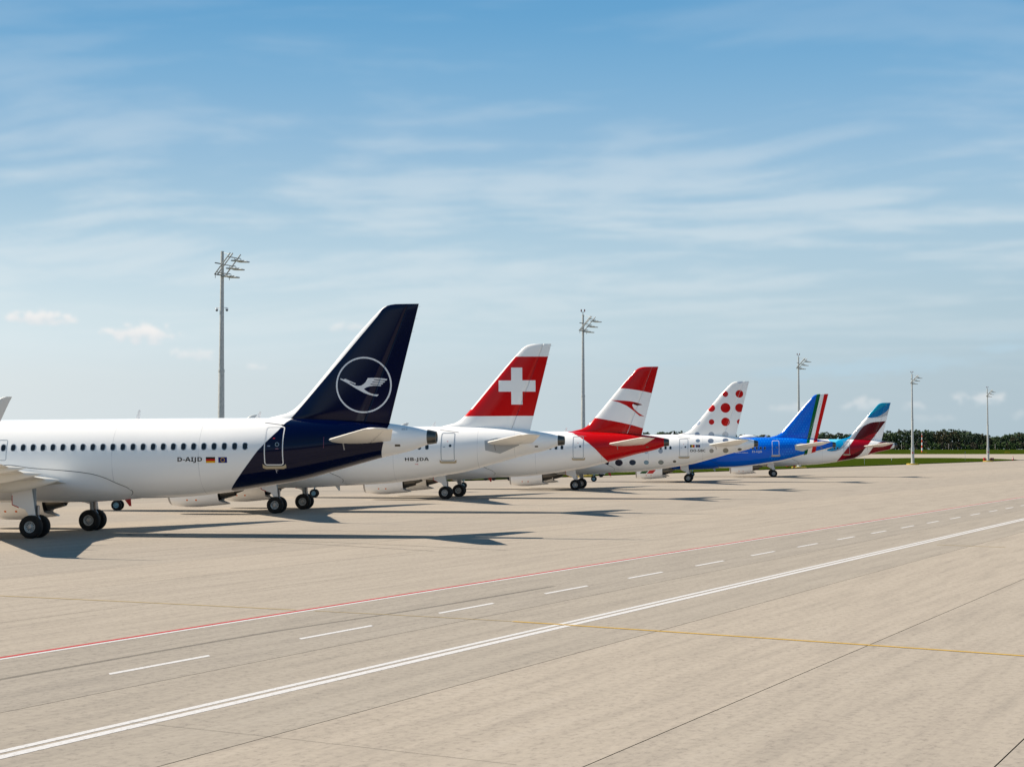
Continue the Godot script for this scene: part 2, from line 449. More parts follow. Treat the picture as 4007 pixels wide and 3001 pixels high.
func sky_picture() -> ImageTexture:
	var w := 4096
	var h := 2048
	var n1 := FastNoiseLite.new()
	n1.seed = 11
	n1.noise_type = FastNoiseLite.TYPE_SIMPLEX_SMOOTH
	n1.frequency = 1.0
	n1.fractal_octaves = 5
	n1.fractal_gain = 0.55
	var n2 := FastNoiseLite.new()
	n2.seed = 5
	n2.noise_type = FastNoiseLite.TYPE_SIMPLEX_SMOOTH
	n2.frequency = 1.0
	n2.fractal_octaves = 2
	# air: elevation in degrees, linear colour as the photograph shows it
	var el_at := [0.0, 2.0, 4.0, 6.0, 8.0, 10.5, 13.0, 15.5, 25.0, 40.0, 60.0, 90.0]
	var red := [0.555, 0.560, 0.555, 0.485, 0.395, 0.290, 0.195, 0.132, 0.130, 0.090, 0.045, 0.022]
	var green := [0.645, 0.655, 0.685, 0.645, 0.580, 0.495, 0.420, 0.358, 0.310, 0.220, 0.135, 0.075]
	var blue := [0.690, 0.700, 0.750, 0.745, 0.720, 0.690, 0.655, 0.615, 0.520, 0.390, 0.260, 0.165]
	# small fair-weather clouds: azimuth and elevation, half width, half height, strength
	var puffs := [[-15.95, 4.3, 1.25, 0.30, 0.9], [-12.7, 3.8, 1.35, 0.42, 0.95], [-17.9, 4.35, 0.35, 0.22, 0.8], [-10.8, 3.15, 0.9, 0.25, 0.5], [-5.75, 4.15, 0.6, 0.22, 0.45], [-8.85, 2.8, 0.5, 0.12, 0.45],
		[15.8, 1.65, 0.9, 0.28, 0.5], [11.9, 1.5, 0.8, 0.28, 0.4], [9.7, 1.35, 0.8, 0.25, 0.25], [13.5, 1.42, 0.5, 0.14, 0.28], [14.2, 1.0, 0.8, 0.15, 0.12], [17.3, 1.1, 0.8, 0.16, 0.2]]
	rng.seed = 21
	for k in 60:
		var az := rng.randf_range(24.0, 330.0)
		puffs.append([az, rng.randf_range(1.2, 4.6), rng.randf_range(0.5, 1.6), rng.randf_range(0.15, 0.45), rng.randf_range(0.3, 0.9)])
	# long gaps in the veil that let the blue through
	var gaps := [[12.0, 2.75, 4.6, 0.30, 0.75, 0.055], [16.6, 3.35, 1.2, 0.15, 0.8, 0.03], [16.4, 3.75, 1.6, 0.13, 0.45, 0.02], [19.5, 3.85, 1.5, 0.12, 0.5, -0.06], [5.0, 2.9, 2.0, 0.1, 0.35, 0.03]]
	for k in 30:
		gaps.append([rng.randf_range(26.0, 330.0), rng.randf_range(2.0, 5.0), rng.randf_range(1.0, 5.0), rng.randf_range(0.1, 0.3), rng.randf_range(0.3, 0.8), rng.randf_range(-0.06, 0.06)])
	var data := PackedFloat32Array()
	data.resize(w * h * 3)
	var off_az := -7.07
	for r in h:
		var el := 90.0 - (r + 0.5) / h * 180.0
		var base := r * w * 3
		if el <= 0.0:
			for c in w:
				data[base] = 0.20 / EXPOSURE
				data[base + 1] = 0.19 / EXPOSURE
				data[base + 2] = 0.18 / EXPOSURE
				base += 3
			continue
		var cr := table(el_at, red, el)
		var cg := table(el_at, green, el)
		var cb := table(el_at, blue, el)
		var s := sin(deg_to_rad(el))
		var co := cos(deg_to_rad(el))
		var flat := 1.0 / (s + 0.09)
		var toward := smoothstep(10.0, 2.5, el)
		var amp := 0.31 * exp(-pow((el - 7.6) / 3.6, 2.0)) + 0.10 * smoothstep(70.0, 12.0, el) * smoothstep(1.5, 6.0, el)
		var here := []
		var through := []
		if el < 6.5:
			for p in puffs:
				if absf(p[1] - el) < p[3] * 2.2:
					here.append(p)
			for p in gaps:
				if absf(p[1] - el) < p[3] * 2.0 + absf(p[5]) * p[2]:
					through.append(p)
		for c in w:
			var az := (c + 0.5) / w * TAU
			var px := sin(az) * co * flat
			var pz := -cos(az) * co * flat
			# the low haze is brighter on the sun's side
			var near := (cos(az + 1.489) - 0.2) * toward
			var R := cr * exp(0.79 * near)
			var G := cg * exp(0.555 * near)
			var B := cb * exp(0.41 * near)
			if amp > 0.01:
				# streaks run across the view, bent by a slower noise
				var bend := n2.get_noise_2d(px * 0.5, pz * 0.5)
				var k := n1.get_noise_2d(px * 1.5 + pz * 0.55 + bend * 0.5, pz * 3.4 - px * 0.5 + bend * 0.9)
				var slow := n2.get_noise_2d(px * 0.5 + 40.0, pz * 0.9)
				var d := clampf(0.38 + k * 0.95 + slow * 0.5, 0.0, 1.0)
				d = d * d * (3.0 - 2.0 * d) * amp
				R = lerpf(R, 0.79, d)
				G = lerpf(G, 0.845, d)
				B = lerpf(B, 0.865, d)
			if not here.is_empty() or not through.is_empty():
				var deg := rad_to_deg(az) - 360.0 * roundf((rad_to_deg(az) - off_az) / 360.0) - off_az
				for p in through:
					var dx: float = fposmod(deg - p[0] + 180.0, 360.0) - 180.0
					if absf(dx) < p[2]:
						var q := dx / float(p[2])
						var m: float = (el - p[1] - p[5] * dx) / (p[3] * (1.0 - q * q * 0.9))
						var e: float = (1.0 - q * q) * clampf(1.35 - absf(m) + n1.get_noise_2d(dx * 0.8 + p[0], el * 7.0) * 1.2, 0.0, 1.0) * p[4]
						R = lerpf(R, 0.475, e)
						G = lerpf(G, 0.635, e)
						B = lerpf(B, 0.735, e)
				for p in here:
					var dx: float = fposmod(deg - p[0] + 180.0, 360.0) - 180.0
					if absf(dx) < p[2] * 1.4:
						var q: float = dx / p[2]
						var m: float = (el - p[1]) / p[3]
						var lump := n1.get_noise_2d(dx * 1.5 + p[0] * 3.0, el * 2.6)
						var f: float = 1.0 - q * q - (m * m * (1.0 if m > 0.0 else 2.2)) + lump * 1.5
						var e: float = smoothstep(0.05, 0.9, f) * p[4]
						var lit := clampf(0.62 + m * 0.5 + lump * 0.5, 0.0, 1.0)
						R = lerpf(R, lerpf(0.60, 0.90, lit), e)
						G = lerpf(G, lerpf(0.70, 0.885, lit), e)
						B = lerpf(B, lerpf(0.765, 0.87, lit), e)
			data[base] = R / EXPOSURE
			data[base + 1] = G / EXPOSURE
			data[base + 2] = B / EXPOSURE
			base += 3
	var img := Image.create_from_data(w, h, false, Image.FORMAT_RGBF, data.to_byte_array())
	return ImageTexture.create_from_image(img)


# ---------------------------------------------------------------- materials
func noise_image(size: int, seed_: int, freq: float, octaves: int, gain := 0.5, kind := FastNoiseLite.TYPE_SIMPLEX_SMOOTH) -> Image:
	var n := FastNoiseLite.new()
	n.seed = seed_
	n.noise_type = kind
	n.frequency = freq
	n.fractal_octaves = octaves
	n.fractal_gain = gain
	return n.get_seamless_image(size, size, false, false, 0.1)


func tone_texture(im: Image, stops: Array) -> ImageTexture:
	# grey noise to colour by a ramp of [value, colour]
	var src := im.get_data()
	var ramp := PackedByteArray()
	for v in 256:
		var f := v / 255.0
		var c: Color = stops[0][1]
		for k in stops.size() - 1:
			if f >= stops[k][0]:
				c = stops[k][1].lerp(stops[k + 1][1], clampf((f - stops[k][0]) / (stops[k + 1][0] - stops[k][0]), 0.0, 1.0))
		ramp.append_array([c.r8, c.g8, c.b8])
	var out := PackedByteArray()
	out.resize(src.size() * 3)
	for k in src.size():
		var b := src[k] * 3
		out[k * 3] = ramp[b]
		out[k * 3 + 1] = ramp[b + 1]
		out[k * 3 + 2] = ramp[b + 2]
	return ImageTexture.create_from_image(Image.create_from_data(im.get_width(), im.get_height(), false, Image.FORMAT_RGB8, out))


func make_materials() -> void:
	M.white = mat(Color(0.962, 0.962, 0.96), 0.22)
	M.light_grey = mat(Color(0.86, 0.86, 0.85), 0.35)
	M.under = mat(Color(0.90, 0.89, 0.86), 0.35)
	M.grey = mat(Color(0.60, 0.62, 0.63), 0.4)
	M.steel = mat(Color(0.62, 0.62, 0.63), 0.3, 0.9)
	M.dark_metal = mat(Color(0.40, 0.39, 0.37), 0.35, 0.9)
	M.seal = mat(Color(0.22, 0.23, 0.25), 0.6)
	M.black = mat(Color(0.03, 0.03, 0.03), 0.6)
	M.tyre = mat(Color(0.045, 0.045, 0.048), 0.75)
	M.rim = mat(Color(0.70, 0.71, 0.71), 0.4, 0.3)
	M.red = mat(Color(0.78, 0.05, 0.08), 0.35)
	M.orange = mat(Color(0.87, 0.45, 0.08), 0.5)
	M.ink = mat(Color(0.05, 0.05, 0.06), 0.45)
	M.print_white = mat(Color(0.9, 0.9, 0.9), 0.4)
	M.sill = mat(Color(0.72, 0.66, 0.55), 0.45)
	M.pane = mat(Color(0.045, 0.055, 0.07), 0.08)
	M.panes = [M.pane, mat(Color(0.09, 0.10, 0.12), 0.08), mat(Color(0.06, 0.065, 0.075), 0.08), mat(Color(0.13, 0.14, 0.16), 0.10)]
	M.bare_frame = mat(Color(0.63, 0.66, 0.69), 0.35, 0.3)
	M.galvanised = mat(Color(0.74, 0.755, 0.755), 0.5, 0.0)
	M.blue_strut = mat(Color(0.45, 0.58, 0.62), 0.4, 0.2)

	# concrete: long broom and rolling marks, speckled by exposed stone
	var streaks := noise_image(2048, 3, 0.009, 6, 0.68)
	var speck := noise_image(1024, 8, 0.045, 6, 0.8)
	var streak_t := tone_texture(streaks, [[0.0, Color(0.89, 0.89, 0.89)], [0.35, Color(0.945, 0.942, 0.938)], [0.6, Color(0.975, 0.972, 0.966)], [1.0, Color(0.99, 0.99, 0.99)]])
	var speck_t := tone_texture(speck, [[0.0, Color(0.76, 0.76, 0.77)], [0.28, Color(0.925, 0.925, 0.925)], [0.42, Color(0.965, 0.965, 0.965)], [0.6, Color(0.99, 0.99, 0.985)], [1.0, Color(1, 1, 1)]])
	M.slabs = []
	for c in [lin(0.400, 0.360, 0.313), lin(0.384, 0.347, 0.304), lin(0.413, 0.370, 0.320), lin(0.355, 0.326, 0.290), lin(0.372, 0.339, 0.298)]:
		var m := mat(c, 0.9)
		m.specular_mode = BaseMaterial3D.SPECULAR_DISABLED
		m.albedo_texture = streak_t
		m.detail_enabled = true
		m.detail_albedo = speck_t
		m.detail_blend_mode = BaseMaterial3D.BLEND_MODE_MUL
		m.detail_uv_layer = BaseMaterial3D.DETAIL_UV_2
		m.uv1_scale = Vector3(1.0 / 190.0, 1.0 / 13.7, 1)
		m.uv2_scale = Vector3(1.0 / 13.3, 1.0 / 10.7, 1)
		M.slabs.append(m)
	M.joint = mat(lin(0.07, 0.06, 0.05), 0.95)
	# road paint, worn thin in places
	var wear := noise_image(512, 14, 0.035, 5, 0.7)
	var worn := tone_texture(wear, [[0.0, Color(0.70, 0.68, 0.64)], [0.28, Color(0.86, 0.85, 0.82)], [0.42, Color(1, 1, 1)], [1.0, Color(1, 1, 1)]])
	for p in [["paint_white", lin(0.57, 0.57, 0.58)], ["paint_red", lin(0.42, 0.075, 0.08)], ["paint_yellow", lin(0.50, 0.33, 0.09)], ["paint_yellow_old", lin(0.46, 0.36, 0.19)]]:
		var m := mat(p[1], 0.8)
		m.specular_mode = BaseMaterial3D.SPECULAR_DISABLED
		m.albedo_texture = worn
		m.uv1_scale = Vector3(0.31, 1.7, 1)
		M[p[0]] = m
	var g := noise_image(1024, 31, 0.02, 6, 0.65)
	var turf := tone_texture(g, [[0.0, Color(0.20, 0.30, 0.10)], [0.4, Color(0.27, 0.39, 0.13)], [0.65, Color(0.36, 0.46, 0.17)], [1.0, Color(0.50, 0.52, 0.26)]])
	M.grass = mat(Color(0.68, 0.63, 0.56), 0.95)
	M.grass.albedo_texture = turf
	M.grass.specular_mode = BaseMaterial3D.SPECULAR_DISABLED
	M.grass.uv1_scale = Vector3(1.0 / 40.0, 1.0 / 40.0, 1)
	M.far_grass = mat(Color(0.68, 0.63, 0.56), 0.95)
	M.far_grass.albedo_texture = turf
	M.far_grass.specular_mode = BaseMaterial3D.SPECULAR_DISABLED
	M.far_grass.uv1_scale = Vector3(1.0 / 240.0, 1.0 / 90.0, 1)
	var zinc := tone_texture(noise_image(512, 40, 0.02, 4), [[0.0, Color(0.80, 0.80, 0.80)], [0.5, Color(0.95, 0.95, 0.95)], [1.0, Color(1, 1, 1)]])
	M.galvanised.albedo_texture = zinc
	M.galvanised.uv1_triplanar = true
	M.galvanised.uv1_scale = Vector3(0.5, 0.2, 0.5)


# ---------------------------------------------------------------- ground
func strip(a0: float, a1: float, o0: float, o1: float, y: float, cells := 1) -> ArrayMesh:
	# a long flat sheet in road coordinates, uv in metres
	var v := PackedVector3Array()
	var n := PackedVector3Array()
	var uv := PackedVector2Array()
	var idx := PackedInt32Array()
	for k in cells + 1:
		var a := lerpf(a0, a1, float(k) / cells)
		for o in [o0, o1]:
			v.append(xz(a, o, y))
			n.append(Vector3.UP)
			uv.append(Vector2(a, o))
		if k:
			var b := k * 2 - 2
			idx.append_array([b, b + 3, b + 1, b, b + 2, b + 3])
	var f := (v[idx[1]] - v[idx[0]]).cross(v[idx[2]] - v[idx[0]])
	if f.y > 0.0:
		for k in range(0, idx.size(), 3):
			var t := idx[k + 1]
			idx[k + 1] = idx[k + 2]
			idx[k + 2] = t
	var arrays := []
	arrays.resize(Mesh.ARRAY_MAX)
	arrays[Mesh.ARRAY_VERTEX] = v
	arrays[Mesh.ARRAY_NORMAL] = n
	arrays[Mesh.ARRAY_TEX_UV] = uv
	arrays[Mesh.ARRAY_TEX_UV2] = uv
	arrays[Mesh.ARRAY_INDEX] = idx
	var m := ArrayMesh.new()
	m.add_surface_from_arrays(Mesh.PRIMITIVE_TRIANGLES, arrays)
	return m


func polygon_sheet(pts: Array, y: float, uv_at := Vector2.ZERO) -> ArrayMesh:
	var flat := PackedVector2Array(pts)
	var s := Shape.new()
	var pv := PackedVector3Array()
	var puv := PackedVector2Array()
	for p in flat:
		pv.append(Vector3(p.x, y, p.y))
		puv.append(p - uv_at)
	s.patch(pv, Geometry2D.triangulate_polygon(flat), Vector3.UP, puv)
	return s.done()


func build_ground() -> void:
	# the ground as one sheet out to the horizon, dark where the joints let it show
	var bed := Shape.new()
	bed.sheet([Vector3(-5000, -0.05, 1500), Vector3(5000, -0.05, 1500), Vector3(5000, -0.05, -8000), Vector3(-5000, -0.05, -8000)])
	structure("ground", bed.done(), M.joint)

	# the apron: lanes of concrete with open joints between them
	var apron := Node3D.new()
	apron.name = "apron"
	apron.set_meta("kind", "structure")
	add_child(apron)
	var joints := [-4.17, -9.22, -14.45, -19.72, -24.80, -29.89, -34.83]
	while joints[-1] > -105.0:
		joints.append(joints[-1] - 5.08)
	joints.push_front(joints[0] + 5.08)
	while joints[0] < 60.0:
		joints.push_front(joints[0] + 5.08)
	for k in joints.size() - 1:
		var road: bool = joints[k] < -14.0 and joints[k] > -21.0
		var m: Material = M.slabs[3 + k % 2] if road else M.slabs[(k * 2 + k / 3) % 3]
		part(apron, "concrete_lane", strip(-60, 1450, joints[k] - 0.011, joints[k + 1] + 0.011, 0.0, 60), m)
	# the taxiway and the pavement round the grass island
	part(apron, "concrete_field", polygon_sheet([Vector2(-2600, 400), Vector2(-150, 60), Vector2(xz(1450, joints[-1]).x, xz(1450, joints[-1]).z), Vector2(380, -1700), Vector2(-2600, -1400)], -0.02), M.slabs[0])
	part(apron, "concrete_field", polygon_sheet([Vector2(xz(1450, 60).x, xz(1450, 60).z), Vector2(xz(-60, 62).x, xz(-60, 62).z), Vector2(1500, 60), Vector2(1900, -1900), Vector2(380, -1700)], -0.02), M.slabs[0])

	# painted lines
	var lines := [["red_line", -24.97, -24.81, "paint_red"], ["white_line", -24.79, -24.64, "paint_white"], ["white_line", -16.98, -16.77, "paint_white"], ["white_line", -17.27, -17.10, "paint_white"]]
	for l in lines:
		part(apron, l[0], strip(-40, 420, l[1], l[2], 0.004, 46), M[l[3]])
	for k in 50:
		var a := 25.45 + (k - 5) * 6.63
		var s := Shape.new()
		s.sheet([xz(a + 0.17, -21.29, 0.004), xz(a + 3.37, -21.29, 0.004), xz(a + 3.2, -21.12, 0.004), xz(a, -21.12, 0.004)], Vector3.UP, PackedVector2Array([Vector2(a, 0.4), Vector2(a + 3.3, 0.4), Vector2(a + 3.3, 0.6), Vector2(a, 0.6)]))
		part(apron, "lane_dash", s.done(), M.paint_white)
	curve_line(apron, "yellow_line", [Vector2(37.62, -36.0), Vector2(37.8, -29.9), Vector2(37.86, -25.1)], 0.10, "paint_yellow_old")
	curve_line(apron, "yellow_line", [Vector2(37.86, -24.5), Vector2(37.85, -21.0), Vector2(37.75, -18.5)], 0.06, "paint_yellow_old")
	curve_line(apron, "yellow_line", [Vector2(37.75, -18.5), Vector2(37.62, -17.2), Vector2(37.3, -14.4), Vector2(36.7, -9.24), Vector2(36.22, -5.8), Vector2(35.5, -1.5), Vector2(34.4, 4.0)], 0.16)
	curve_line(apron, "yellow_line", [Vector2(76.35, -16.0), Vector2(75.8, -12.9)], 0.12, "paint_yellow_old")
	# tyre marks: rubber laid down in arcs and along the road
	M.rubber = mat(Color(0.10, 0.095, 0.09, 0.28), 0.9)
	M.rubber.transparency = BaseMaterial3D.TRANSPARENCY_ALPHA
	curve_line(apron, "tyre_mark", [Vector2(18.0, -22.35), Vector2(24.0, -22.55), Vector2(32.4, -22.62), Vector2(39.2, -22.25), Vector2(48, -22.1)], 0.16, "rubber", 0.006)
	curve_line(apron, "tyre_mark", [Vector2(20.7, -10.1), Vector2(21.05, -14.2), Vector2(21.2, -17.2)], 0.03, "rubber", 0.006)
	var loops := [[[-26.2, -79.6], [-29.0, -80.6], [-29.9, -82.6], [-28.2, -85.0], [-20.0, -87.5]], [[-24.8, -79.3], [-27.3, -80.6], [-27.6, -82.3], [-25.5, -84.5], [-19.0, -86.2], [-12, -88]], [[-12.0, -70.0], [-19.0, -75.0], [-26.2, -79.6]], [[-9.0, -71.0], [-17.0, -75.6], [-24.8, -79.3]]]
	for l in loops:
		var pts := []
		for p in l:
			var q := Vector2(p[0], p[1])
			pts.append(Vector2(q.dot(ALONG), q.dot(ACROSS)))
		curve_line(apron, "tyre_mark", pts, 0.22, "rubber", 0.006)

	# grass island between the apron and the taxiway
	var edge := []
	for p in [[-200, -120], [100, -106.6], [200, -106.2], [345, -107.0], [430, -107.8], [500, -108.6], [582, -109.0], [640, -109.6], [679, -110.2]]:
		edge.append(p)
	var isle := []
	for p in edge:
		var q := xz(p[0], p[1])
		isle.append(Vector2(q.x, q.z))
	isle.append_array([Vector2(120.4, -700), Vector2(120.5, -771), Vector2(113.5, -822), Vector2(98, -832), Vector2(68.4, -779), Vector2(20, -730), Vector2(-300, -640), Vector2(-900, -500), Vector2(-900, 40)])
	var island := structure("grass_island", turf_sheet(isle, 0.10), M.grass)
	island.set_meta("label", "long strip of short grass behind the light masts")
	# rising grass beyond the taxiway
	var s := Shape.new()
	var rows := []
	var span := [-2400.0, -1200.0, -600.0, 0.0, 130.0, 282.0, 600.0, 1200.0, 2400.0]
	for k in 9:
		var t := k / 8.0
		var ring := PackedVector3Array()
		for x in span:
			var z0: float = -1485.0 - (x - 130.0) * 0.25
			var z := lerpf(z0, z0 - 1600.0, t)
			ring.append(Vector3(x, 0.03 + minf(3.9, 3.9 * (z0 - z) / 400.0), z))
		rows.append(ring)
	rows.insert(1, rise(span, 200.0, 1.95))
	rows[2] = rise(span, 400.0, 3.9)
	var pv := PackedVector3Array()
	var puv := PackedVector2Array()
	var tri := PackedInt32Array()
	for r in rows:
		for p in r:
			pv.append(p)
			puv.append(Vector2(p.x, p.z))
	for r in rows.size() - 1:
		for k in span.size() - 1:
			var a := r * span.size() + k
			tri.append_array([a, a + 1, a + 1 + span.size(), a, a + 1 + span.size(), a + span.size()])
	s.patch(pv, tri, Vector3.UP, puv)
	structure("grass_field", s.done(), M.far_grass)


func rise(span: Array, back: float, y: float) -> PackedVector3Array:
	var ring := PackedVector3Array()
	for x in span:
		ring.append(Vector3(x, y, -1485.0 - (x - 130.0) * 0.25 - back))
	return ring


func turf_sheet(outline: Array, y: float) -> ArrayMesh:
	# flat turf with a rough edge that stands a hand's breadth above the concrete
	var pts := PackedVector2Array()
	rng.seed = 77
	for k in outline.size():
		var a: Vector2 = outline[k]
		var b: Vector2 = outline[(k + 1) % outline.size()]
		var steps := clampi(int(a.distance_to(b) / 1.5), 1, 400)
		var side := (b - a).normalized().orthogonal()
		for q in steps:
			pts.append(a.lerp(b, float(q) / steps) + side * rng.randf_range(-0.12, 0.12))
	var s := Shape.new()
	var top := PackedVector3Array()
	var puv := PackedVector2Array()
	for p in pts:
		top.append(Vector3(p.x, y + rng.randf_range(-0.02, 0.05), p.y))
		puv.append(p)
	s.patch(top, Geometry2D.triangulate_polygon(pts), Vector3.UP, puv)
	var low := PackedVector3Array()
	var tri := PackedInt32Array()
	var both := top.duplicate()
	for p in top:
		low.append(Vector3(p.x, -0.03, p.z))
	both.append_array(low)
	for k in pts.size():
		var j := (k + 1) % pts.size()
		tri.append_array([k, j, j + pts.size(), k, j + pts.size(), k + pts.size()])
	var u2 := puv.duplicate()
	u2.append_array(puv)
	s.patch(both, tri, Vector3.ZERO, u2)
	return s.done()


func curve_line(parent: Node, called: String, pts: Array, width: float, m := "paint_yellow", y := 0.008) -> void:
	# a painted line through points (along, off), smoothly bent
	var path := []
	for k in pts.size() - 1:
		var p0: Vector2 = pts[maxi(k - 1, 0)]
		var p3: Vector2 = pts[mini(k + 2, pts.size() - 1)]
		for q in 8:
			path.append(pts[k].cubic_interpolate(pts[k + 1], p0, p3, q / 8.0))
	path.append(pts[-1])
	var pv := PackedVector3Array()
	var puv := PackedVector2Array()
	var tri := PackedInt32Array()
	var run := 0.0
	for k in path.size():
		var d: Vector2 = (path[mini(k + 1, path.size() - 1)] - path[maxi(k - 1, 0)]).normalized().orthogonal() * width / 2.0
		pv.append(xz(path[k].x + d.x, path[k].y + d.y, y))
		pv.append(xz(path[k].x - d.x, path[k].y - d.y, y))
		run += path[k].distance_to(path[maxi(k - 1, 0)])
		puv.append(Vector2(run, 0.0))
		puv.append(Vector2(run, width))
		if k:
			tri.append_array([k * 2 - 2, k * 2 - 1, k * 2 + 1, k * 2 - 2, k * 2 + 1, k * 2])
	var s := Shape.new()
	s.patch(pv, tri, Vector3.UP, puv)
	part(parent, called, s.done(), M[m])


# ---------------------------------------------------------------- airliner shapes
func section(le: Vector3, te: Vector3, up: Vector3, thick: float, s0: float, s1: float) -> PackedVector3Array:
	# a slice of a symmetric aerofoil between two chord fractions, as a closed ring
	var ring := PackedVector3Array()
	var d := te - le
	var n := 14
	var blunt := s1 < 0.99
	for side in [1.0, -1.0]:
		for k in n + 1:
			var q := float(k) / n
			if side < 0.0:
				q = 1.0 - q
			var f := (1.0 - cos(q * PI)) / 2.0 if s0 < 0.01 else q
			if s0 < 0.01:
				f = q * q * 0.6 + q * 0.4
			var s := lerpf(s0, s1, f)
			var t := 5.0 * (0.2969 * sqrt(s) - 0.126 * s - 0.3516 * s * s + 0.2843 * s * s * s - 0.1030 * s * s * s * s)
			t = maxf(t, 0.012)
			ring.append(le + d * s + up * (side * t * thick))
	return ring


func surface(secs: Array, s0: float, s1: float, finned := false, caps := true) -> ArrayMesh:
	var rings := []
	var puv := PackedVector2Array()
	for c in secs:
		var f0: float = s0
		var f1: float = s1
		if c.size() > 4:
			f0 = c[4] if s0 < 0.0 else s0
			f1 = c[4] - 0.004 if s1 < 0.0 else s1
		var ring := section(c[0], c[1], c[2], c[3], f0, f1)
		rings.append(ring)
		if finned:
			for p in ring:
				puv.append(fin_uv(p))
	var s := Shape.new()
	s.loft(rings, true, false, false, puv)
	if caps:
		for e in [0, rings.size() - 1]:
			var other: PackedVector3Array = rings[1] if e == 0 else rings[-2]
			var pv: PackedVector3Array = rings[e]
			var c := pv.size()
			var tri := PackedInt32Array()
			for k in c / 2 - 1:
				tri.append_array([k, k + 1, c - 2 - k, k, c - 2 - k, c - 1 - k])
			var u := PackedVector2Array()
			if finned:
				for p in pv:
					u.append(fin_uv(p))
			s.patch(pv, tri, pv[c / 4] - other[c / 4], u)
	return s.done()


func fin_uv(p: Vector3) -> Vector2:
	return Vector2((p.x + GEAR_X - 28.0) / 9.2, (12.0 - p.y) / 7.0)


func body_uv(p: Vector3) -> Vector2:
	return Vector2((p.x + GEAR_X - 8.0) / 30.0, (6.4 - p.y) / 5.0)


func fin_sections() -> Array:
	var ys := [5.45, 5.85, 6.09, 6.59, 7.2, 11.06, 11.35, 11.47, 11.49]
	var le := [27.4, 28.42, 29.43, 30.08, 30.62, 33.99, 34.33, 34.72, 34.9]
	var out := []
	for y in [5.4, 5.6, 5.75, 5.85, 5.95, 6.05, 6.2, 6.4, 6.6, 6.9, 7.4, 8.0, 9.0, 10.0, 10.8, 11.06, 11.2, 11.32, 11.4, 11.46, 11.49]:
		var a := table(ys, le, y)
		var b: float = 34.62 + (y - 5.6) * 0.2545
		var hinge: float = 33.41 + (y - 5.82) * 0.3834
		var thick := lerpf(0.58, 0.20, clampf((y - 5.6) / 5.9, 0.0, 1.0))
		if y > 11.3:
			thick *= sqrt(clampf((11.52 - y) / 0.22, 0.05, 1.0))
		out.append([Vector3(a - GEAR_X, y, 0), Vector3(b - GEAR_X, y, 0), Vector3(0, 0, 1), thick, (hinge - a) / (b - a)])
	return out


func tailplane_sections(s: float) -> Array:
	var out := []
	for z in [0.3, 1.0, 2.0, 3.2, 4.4, 5.6, 6.0, 6.14, 6.2]:
		var a: float = 31.64 + (z - 1.0) * 0.598
		var b: float = 34.86 + (z - 1.0) * 0.2173
		if z > 5.9:
			a += pow((z - 5.9) / 0.3, 2.0) * 0.35
		var y: float = 4.66 + (z - 1.0) * 0.0985
		var t := lerpf(0.36, 0.13, (z - 0.3) / 5.9)
		if z > 6.05:
			t *= 0.7 if z < 6.17 else 0.35
		out.append([Vector3(a - GEAR_X, y + 0.02, z * s), Vector3(b - GEAR_X, y - 0.02, z * s), Vector3(0, 1, 0), t, 0.68])
	return out


func wing_at(z: float) -> Array:
	var le := 11.75 + (z - 1.9) * 0.523
	var te := table([1.2, 6.4, 9.0, 16.9], [18.55, 18.78, 19.36, 21.15], z)
	var y := 2.70 + (z - 1.9) * 0.0885
	var t := table([1.2, 6.4, 16.9], [1.02, 0.56, 0.17], z)
	return [le, te, y, t]


func wing_sections(s: float, z0: float, z1: float, steps: int) -> Array:
	var out := []
	for k in steps + 1:
		var z := lerpf(z0, z1, float(k) / steps)
		var w := wing_at(z)
		out.append([Vector3(w[0] - GEAR_X, w[2] + 0.20 * (1.0 - z / 20.0), z * s), Vector3(w[1] - GEAR_X, w[2] - 0.08, z * s), Vector3(0, 1, 0), w[3], 0.72])
	return out


func sharklet_sections(s: float) -> Array:
	var out := []
	# spanwise, height, leading edge, trailing edge, thickness
	for q in [[16.9, 4.03, 19.6, 21.15, 0.17], [17.2, 4.07, 19.9, 21.27, 0.15], [17.45, 4.20, 20.25, 21.42, 0.13], [17.6, 4.45, 20.6, 21.62, 0.12], [17.7, 4.8, 20.95, 21.83, 0.11], [17.8, 5.4, 21.45, 22.18, 0.09], [17.88, 5.95, 21.85, 22.48, 0.075], [17.92, 6.22, 22.08, 22.63, 0.06], [17.94, 6.36, 22.28, 22.72, 0.05], [17.95, 6.42, 22.5, 22.75, 0.03]]:
		var bend := clampf((q[0] - 16.9) / 0.75, 0.0, 1.0)
		var up := Vector3(0, 1, 0).lerp(Vector3(0, 0.15, -s), bend).normalized()
		out.append([Vector3(q[2] - GEAR_X, q[1], q[0] * s), Vector3(q[3] - GEAR_X, q[1] - 0.01, q[0] * s), up, q[4]])
	return out


func fuselage_mesh() -> ArrayMesh:
	var xs := [0.0, 0.08, 0.25, 0.45, 0.7, 1.0, 1.4, 1.8, 2.3, 2.8, 3.2, 3.8, 4.4, 5.2, 6.0, 7.0, 8.0]
	var x := 9.0
	while x < 22.0:
		xs.append(x)
		x += 1.0
	x = 22.0
	while x < 36.5:
		xs.append(x)
		x += 0.3
	xs.append(36.55)
	var rings := []
	var puv := PackedVector2Array()
	for q in xs:
		var t := table(XS, TOP, q)
		var b := table(XS, BOT, q)
		var w := table(XS, HALF, q)
		var ring := PackedVector3Array()
		for k in 72:
			var a := TAU * k / 72.0
			var p := Vector3(q - GEAR_X, (t + b) / 2.0 + sin(a) * (t - b) / 2.0, cos(a) * w)
			ring.append(p)
			puv.append(body_uv(p))
		rings.append(ring)
	var s := Shape.new()
	s.loft(rings, true, false, false, puv)
	return s.done()


